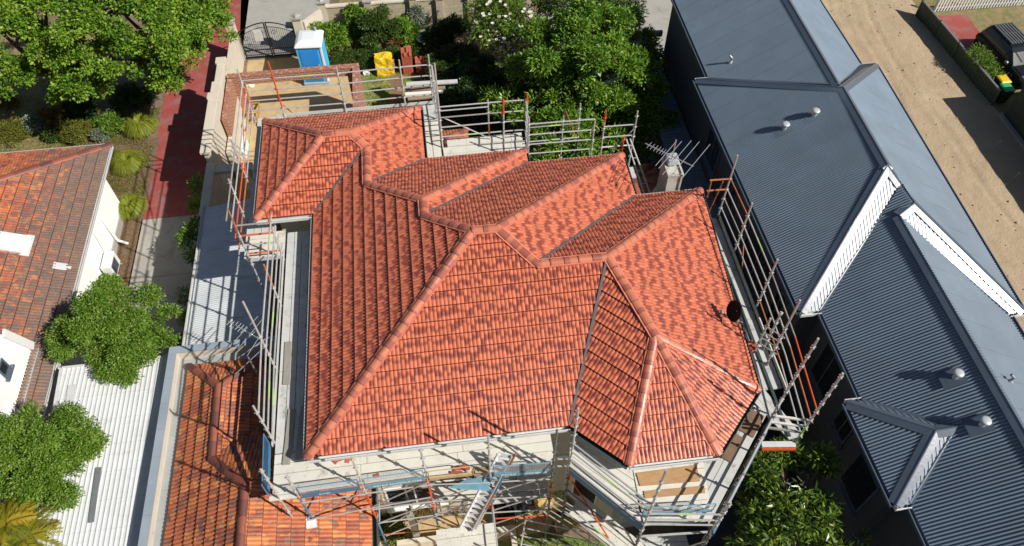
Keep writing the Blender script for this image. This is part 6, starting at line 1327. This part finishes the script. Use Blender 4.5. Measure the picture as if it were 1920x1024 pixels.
for nm, lab, px, sz, m_, sd in (('insulation', 'torn yellow insulation heap in the yard under the bay scaffold', (1035, 945), (1.0, .6, .5), 'foam', 1), ('insulation', 'smaller yellow insulation lump nearer the spare guard frames', (1060, 985), (.5, .4, .35), 'foam', 2),
        ('rubbish_bag', 'black rubbish bag on the shaded yard, left of the pair', (945, 962), (.45, .4, .35), 'black_bag', 3), ('rubbish_bag', 'black rubbish bag on the shaded yard, right of the pair', (975, 955), (.45, .4, .3), 'black_bag', 4),
        ('rubbish_bag', 'green and white plastic scrap on the yellow insulation', (1050, 942), (.22, .14, .56), 'lime', 5)):
    c = P(*px, 0); c.y -= .0; t = thing(nm, lab, 'rubbish', c); mb = MB(); jitter_box(mb, c.x-sz[0]/2, c.x+sz[0]/2, c.y-sz[1]/2, c.y+sz[1]/2, 0, sz[2], .12, sd*7, 6); mb.build('heap', M[m_], t)
gp = thing('garden_wall', 'low cream retaining wall and step across the front yard', 'wall', (-.8, 6, 0))
mb = MB(); mb.box(-2.3, .9, 7.2, 7.35, 0, .45).box(-.95, -.75, 4.5, 7.2, 0, .4).box(.9, 1.05, 5.9, 7.35, 0, .45); mb.build('wall', M['cream_render'], gp)
pl_ = thing('timber_post', 'tall grey concrete post standing in the front yard between scaffold posts', 'post', P(768, 950, 2.2)); q = P(768, 958, 2.2); mb = MB(); mb.box(q.x-.09, q.x+.09, q.y-.09, q.y+.09, 0, 2.2); mb.build('post', M['concrete'], pl_)
for px, lab, sd in (((745, 960), 'dry green bush at the base of the grey post', 1), ((790, 955), 'reddish green weed clump right of the grey post', 2), ((735, 1005), 'yellow green weeds at the bottom edge near the orange roof', 3)):
    c = P(*px, 0); tree('bush', lab, 'shrub', c, [((c.x, c.y, .3), (.35, .3, .3))], .08, 120, 20, .13, 'olive' if sd != 2 else 'rust', 200+sd, trunk=.02, wid=.35)
pv2 = P(565, 970, 4.3); t = thing('base_plate', 'white packer and base plate under the front left scaffold post on the old tiles', 'plate', pv2)
zz = 3.95; mb = MB(); mb.box(-3.95-.12, -3.95+.12, FV-.25, FV-.0, 3.84, 3.9, .1); mb.build('packer', M['white_paint'], t); mb = MB(); mb.box(-4.03, -3.87, FV-.08, FV+.08, 3.905, 3.92); mb.build('plate', M['galv'], t)

# extra levels of the front run: lower ledgers, boards, braces and inner tubes
for u in (-1.72, -.35, 1.1): standard(s1, u, 7.55, 0, DZ-.1, [(0, 'galv_dark')], ros=[4.4, 3.0, 1.6])
for z in (4.4, 3.3, 1.6): rail(s1, (-2.4, 8.0, z), (1.9, 8.0, z), 'galv', .018, name='ledger')
for (x0_, x1_, z0_, z1_, v_) in ((-2.4, -1.0, 5.0, 3.3, 8.02), (-1.0, .45, 3.3, 5.0, 8.02), (.45, 1.9, 5.0, 3.2, 8.02), (-2.4, -1.0, 1.2, 3.0, 7.5), (-1.0, .4, 2.8, 1.0, 6.9), (.45, 1.8, 1.0, 2.8, 6.85), (-1.0, .45, 3.0, 1.2, 7.9)): brace(s1, (x0_, v_, z0_), (x1_, v_, z1_))
boards(s1, -2.45, -1.15, 7.55, 8.02, 4.15, 'x', .23, 'board', 61); boards(s1, -.2, 1.9, 7.1, 7.34, 2.95, 'x', .24, 'board_grey', 62)
mb = MB(); mb.beam((-1.7, 7.45, 4.3), (.2, 7.35, 4.35), .12, .06); mb.beam((-1.3, 7.25, 4.32), (.9, 7.2, 4.30), .09, .05); mb.build('deck_board', M['grey_plank'], s1)
for k, (px, z) in enumerate((((880, 905), 4.4), ((905, 880), DZ+.03), ((860, 880), DZ+.03))):
    c = P(*px, z); t = thing('offcut_pile', ('splintered timber offcuts on the lower boards beside the stair', 'loose pale offcuts on the deck by the bare post', 'broken tile scraps on the white deck boards')[k], 'debris', c); rg = random.Random(k); mb = MB()
    for q in range(9): a_ = c+Vector((rg.uniform(-.2, .0), rg.uniform(-.06, .06), .008)); mb.beam(a_, a_+Vector((rg.uniform(.2, .35), rg.uniform(-.08, .08), .004)), .05, .02)
    mb.build('offcuts', M[('grey_plank', 'yellow_sand', 'tile_scrap')[k]] if k < 2 else M['stack_brick'], t)
for k, px in enumerate(((640, 861), (652, 864), (628, 866), (706, 893))):
    c = P(*px, DZ); t = thing('tile_fragment', ('red tile fragment near the eave on the front deck, right of a close pair', 'red tile fragment farthest from the corner in the front row', 'red tile fragment near the eave on the front deck, nearest the corner', 'larger red tile piece leaning behind the blue toe board')[k], 'tile', c); mb = MB(); mb.box(c.x-.06, c.x+.07, c.y-.04, c.y+.05, DZ+.005, DZ+.03, .3+k); mb.build('piece', M['stack_brick'], t)
# ------------------------------------------------------------------ beyond the sandy lot: green steel fence, picket fence, car, bins, dark house corner
M['green_fence'] = basic('dark_green_sheet', (.055, .085, .055), .55, .05, .12, 3)
fe = thing('fence', 'dark green corrugated steel fence along the far side of the sandy lot', 'fence', (22.7, 25, 0))
FA, FB = P(1731, 1, .85), P(1876, 170, .85); FA.z = FB.z = 0; d = (FB-FA).normalized(); nx = Vector((d.y, -d.x, 0))
n = 150; vs = []; L_ = (FB-FA).length
for i in range(n+1):
    x = FA+d*(L_*i/n)+nx*(.02 if (i % 4) in (1, 2) else -.02); vs += [x+Vector((0, 0, .05)), x+Vector((0, 0, .82))]
mb = MB(); mb.add(vs+[v+nx*.004 for v in vs], [(2*i, 2*i+2, 2*i+3, 2*i+1) for i in range(n)]+[(2*n+2+2*i+1, 2*n+2+2*i+3, 2*n+2+2*i+2, 2*n+2+2*i) for i in range(n)]); mb.build('sheet', M['green_fence'], fe)
mb = MB(); mb.beam(FA+Vector((0, 0, .82)), FB+Vector((0, 0, .82)), .07, .05); mb.build('top_rail', M['blue_pale'] if 'blue_pale' in M else M['grey_flash'], fe); mb = MB(); mb.beam(FA, FB, .07, .06); mb.build('bottom_rail', M['green_fence'], fe)
for k in range(5): c = FA.lerp(FB, k/4); mb = MB(); mb.box(c.x-.04, c.x+.04, c.y-.04, c.y+.04, 0, .9); mb.build('post', M['green_fence'], fe)
hw = thing('house', 'dark walled house corner at the right edge behind the green fence', 'house', (25, 18, 0))
mb = MB(); mb.prism([(24.05, 8), (32, 8), (32, 22.1), (24.05, 22.1)], 0, 1.9); M['olive_wall'] = basic('dark_olive_wall', (.045, .06, .045), .8, 0, .1, 3); mb.build('wall', M['olive_wall'], hw)
mb = MB(); mb.prism([(23.85, 7.8), (32, 7.8), (32, 22.3), (23.85, 22.3)], 1.903, 2.03); mb.build('fascia', M['olive_wall'], hw)
cover('roof_slope', [Vector((23.85, 22.3, 2.05)), Vector((28, 18.2, 3.8)), Vector((28, 7.8, 3.8)), Vector((23.85, 7.8, 2.05))], M['slate_metal'], hw, course=0, tile=.1, prof=corrugated(.1, .02))
cover('roof_slope', [Vector((23.85, 22.3, 2.05)), Vector((32, 22.3, 2.05)), Vector((32, 18.2, 3.8)), Vector((28, 18.2, 3.8))], M['slate_metal'], hw, course=0, tile=.1, prof=corrugated(.1, .02))
kb = thing('retaining_edge', 'pale concrete sleeper edge below the dark house wall', 'wall', (23, 20, 0)); mb = MB(); mb.prism([(23.8, 22.2), (23.98, 22.2), (23.98, 10), (23.8, 10)], 0, .2); mb.build('sleeper', M['concrete'], kb)
pf = thing('picket_fence', 'white picket fence with gate along the top right edge', 'fence', (27, 31.5, 0))
PA, PB = P(1752, 24, 0), P(1990, 6, 0); dd = (PB-PA).normalized(); Lp = (PB-PA).length; mb = MB()
k = 0
while k*.15 < Lp:
    c = PA+dd*(k*.15); h = .85+.08*math.sin(k*.22); mb.prism([(c.x-.035, c.y-.01), (c.x+.035, c.y-.01), (c.x+.035, c.y+.01), (c.x-.035, c.y+.01)], .06, h); k += 1
mb.build('pickets', M['white_paint'], pf)
for z in (.22, .7): mb = MB(); mb.beam(PA+Vector((0, .03, z)), PB+Vector((0, .03, z)), .04, .07); mb.build('rail', M['white_paint'], pf)
for f in (0, .33, .66, 1): c = PA.lerp(PB, f); mb = MB(); mb.box(c.x-.06, c.x+.06, c.y+.04, c.y+.14, 0, 1.0); mb.build('post', M['white_paint'], pf)
# four-wheel drive
def car():
    M['car'] = basic('charcoal_car_paint', (.020, .024, .026), .25, .4, .1, 1); M['tyre'] = basic('tyre', (.012, .012, .013), .85, 0, .1, 8); M['rim'] = basic('alloy', (.25, .25, .26), .35, .6, .1, 5); M['red_lamp'] = basic('red_lens', (.45, .02, .02), .25, 0, .05, 4)
    org = Vector((25.78, 25.2, 0)); ang = rad(-86); K = .8
    t = thing('parked_car', 'dark grey four-wheel drive with roof rack parked in shade behind the green fence', 'car', org, ang)
    ca, sa = math.cos(ang), math.sin(ang)
    def W(x, y, z): x, y, z = x*K, y*K, z*K; return (org.x+x*ca-y*sa, org.y+x*sa+y*ca, z)
    # profile along x (rear at -x), sections as (x, half width, z)
    def loft(secs, name, mat, bev=0):
        mb = MB(); vs = []; m = len(secs[0])
        for s in secs: vs += [W(*p) for p in s]
        fs = [(i*m+k, i*m+(k+1) % m, (i+1)*m+(k+1) % m, (i+1)*m+k) for i in range(len(secs)-1) for k in range(m)]+[tuple(range(m))[::-1], tuple((len(secs)-1)*m+k for k in range(m))]
        mb.add(vs, fs); return mb.build(name, mat, t, bevel=bev)
    def sec(x, w, z0, z1, w1): return [(x, -w, z0), (x, w, z0), (x, w, (z0+z1)/2), (x, w1, z1), (x, -w1, z1), (x, -w, (z0+z1)/2)]
    loft([sec(-2.15, .78, .5, .95, .76), sec(-2.05, .86, .38, 1.02, .82), sec(-1.0, .90, .32, 1.05, .85), sec(.9, .90, .32, 1.05, .84), sec(1.9, .84, .36, .95, .76), sec(2.2, .72, .5, .82, .62)], 'body', M['car'], .03)
    loft([sec(-2.0, .80, 1.03, 1.15, .78), sec(-1.8, .80, 1.03, 1.62, .66), sec(-1.5, .80, 1.03, 1.70, .66), sec(.25, .80, 1.03, 1.70, .64), sec(.55, .79, 1.03, 1.55, .66), sec(1.1, .78, 1.03, 1.08, .74)], 'cabin', M['glass_dark'], .02)
    loft([sec(-1.72, .67, 1.69, 1.735, .65), sec(.3, .66, 1.67, 1.72, .63)], 'roof', M['car'], .01)
    for x in (-1.75, -.75, .3):
        for s in (-1, 1):
            mb = MB(); mb.beam(W(x, s*.815, 1.03), W(x+.08, s*.67, 1.68), .07, .02); mb.build('pillar', M['car'], t)
    for x in (-1.3, 1.35):
        for s in (-1, 1):
            mb = MB(); mb.tube(W(x, s*.70, .36), W(x, s*.93, .36), .29, 24); w_ = mb.build('wheel', M['tyre'], t); mb = MB(); mb.tube(W(x, s*.925, .36), W(x, s*.94, .36), .18, 18); mb.build('rim', M['rim'], w_)
            mb = MB(); pts = [W(x+.44*math.cos(a), s*.92, .36+.44*math.sin(a)) for a in np.linspace(0, math.pi, 10)]; mb.path(pts, .03, 6); mb.build('wheel_arch', M['tyre'], t)
    for s in (-1, 1):
        mb = MB(); q = [W(-2.13, s*.78, .75), W(-2.0, s*.86, 1.02)]; mb.tube(q[0], q[1], .05, 8); mb.build('tail_light', M['red_lamp'], t)
        mb = MB(); q = W(.75, s*.95, 1.12); mb.lathe((q[0], q[1], q[2]-.07), [(.03, 0), (.09, .03), (.09, .11), (.04, .14)], 10); mb.build('mirror', M['rim'], t)
    mb = MB()
    for y in np.linspace(-.52, .52, 7): mb.beam(W(-1.65, y, 1.80), W(.15, y, 1.80), .07, .02)
    for x in (-1.5, -.8, -.05): mb.beam(W(x, -.58, 1.765), W(x, .58, 1.765), .05, .03)
    mb.build('roof_rack', M['galv_dark'], t)
    mb = MB(); mb.beam(W(.56, -.5, 1.57), W(1.0, -.2, 1.20), .02, .02).beam(W(1.0, .05, 1.17), W(.7, .5, 1.45), .02, .02); mb.build('wiper', M['tyre'], t)
    loft([sec(1.1, .70, 1.04, 1.075, .68), sec(1.95, .62, .95, .985, .58)], 'bonnet', M['car'], .02)
car()
def bin_(px, lid, lab):
    c = Vector((px[0], px[1], 0)); t = thing('wheelie_bin', lab, 'bin', c, rad(-15)); M.setdefault('bin', basic('dark_green_bin', (.02, .05, .03), .5, 0, .1, 4)); x, y = c.x, c.y
    def q(w, d_, z): return [(x-w, y-d_, z), (x+w, y-d_, z), (x+w, y+d_, z), (x-w, y+d_, z)]
    mb = MB(); mb.add(q(.17, .19, .06)+q(.22, .26, .76), [(3,2,1,0),(4,5,6,7),(0,1,5,4),(1,2,6,5),(2,3,7,6),(3,0,4,7)]); mb.build('bin_body', M['bin'], t, bevel=.02)
    mb = MB(); mb.add(q(.235, .275, .765)+q(.23, .27, .80)+q(.17, .2, .84), [(0,1,5,4),(1,2,6,5),(2,3,7,6),(3,0,4,7),(4,5,9,8),(5,6,10,9),(6,7,11,10),(7,4,8,11),(8,9,10,11),(3,2,1,0)]); mb.build('lid', lid, t, bevel=.015)
    mb = MB(); mb.tube((x-.15, y+.3, .74), (x+.15, y+.3, .74), .02); mb.build('handle', M['bin'], t)
    for s in (-1, 1): mb = MB(); mb.tube((x+s*.15, y+.23, .08), (x+s*.2, y+.23, .08), .08, 14); mb.build('wheel', M['tyre'], t)
bin_((24.5, 23.62), basic('yellow_lid', (.75, .50, .02), .4, 0, .05, 3), 'dark wheelie bin with a yellow lid beside the dark house wall'); bin_((24.38, 23.08), basic('green_lid', (.05, .42, .14), .4, 0, .05, 3), 'dark wheelie bin with a bright green lid in front of the yellow lidded one')
tree('garden_shrub', 'slim bright green shrub growing behind the green fence beside the parked car', 'shrub', P(1845, 125, 0), [lobe(1833, 102, .9, .3), lobe(1846, 118, .8, .3), lobe(1858, 135, .7, .28), lobe(1872, 150, .5, .2)], .13, 160, 16, .22, 'bright', 301, trunk=.03, wid=.25)
for px, lab, pk in (((1858, 280), 'survey stake with a pale flag in the sand at the shadow edge', False), ((1895, 338), 'survey stake with a pink ribbon further down the sandy lot', True)):
    c = P(px[0]-3, px[1]+6, 0); t = thing('survey_stake', lab, 'stake', c); mb = MB(); mb.tube(c, c+Vector((.12, .02, .55)), .014, 5); mb.build('stake', M['timber'], t)
    e = c+Vector((.12, .02, .55)); mb = MB(); mb.add([e, e+Vector((.1, .02, .03)), e+Vector((.12, .03, -.04)), e+Vector((.02, .01, -.06))], [(0, 1, 2, 3)]); mb.add([x+Vector((0, .006, 0)) for x in (e, e+Vector((.1, .02, .03)), e+Vector((.12, .03, -.04)), e+Vector((.02, .01, -.06)))], [(3, 2, 1, 0)]); mb.build('ribbon', basic('pink_ribbon', (.75, .25, .30), .6, 0, .05, 3) if pk else M['white_paint'], t)
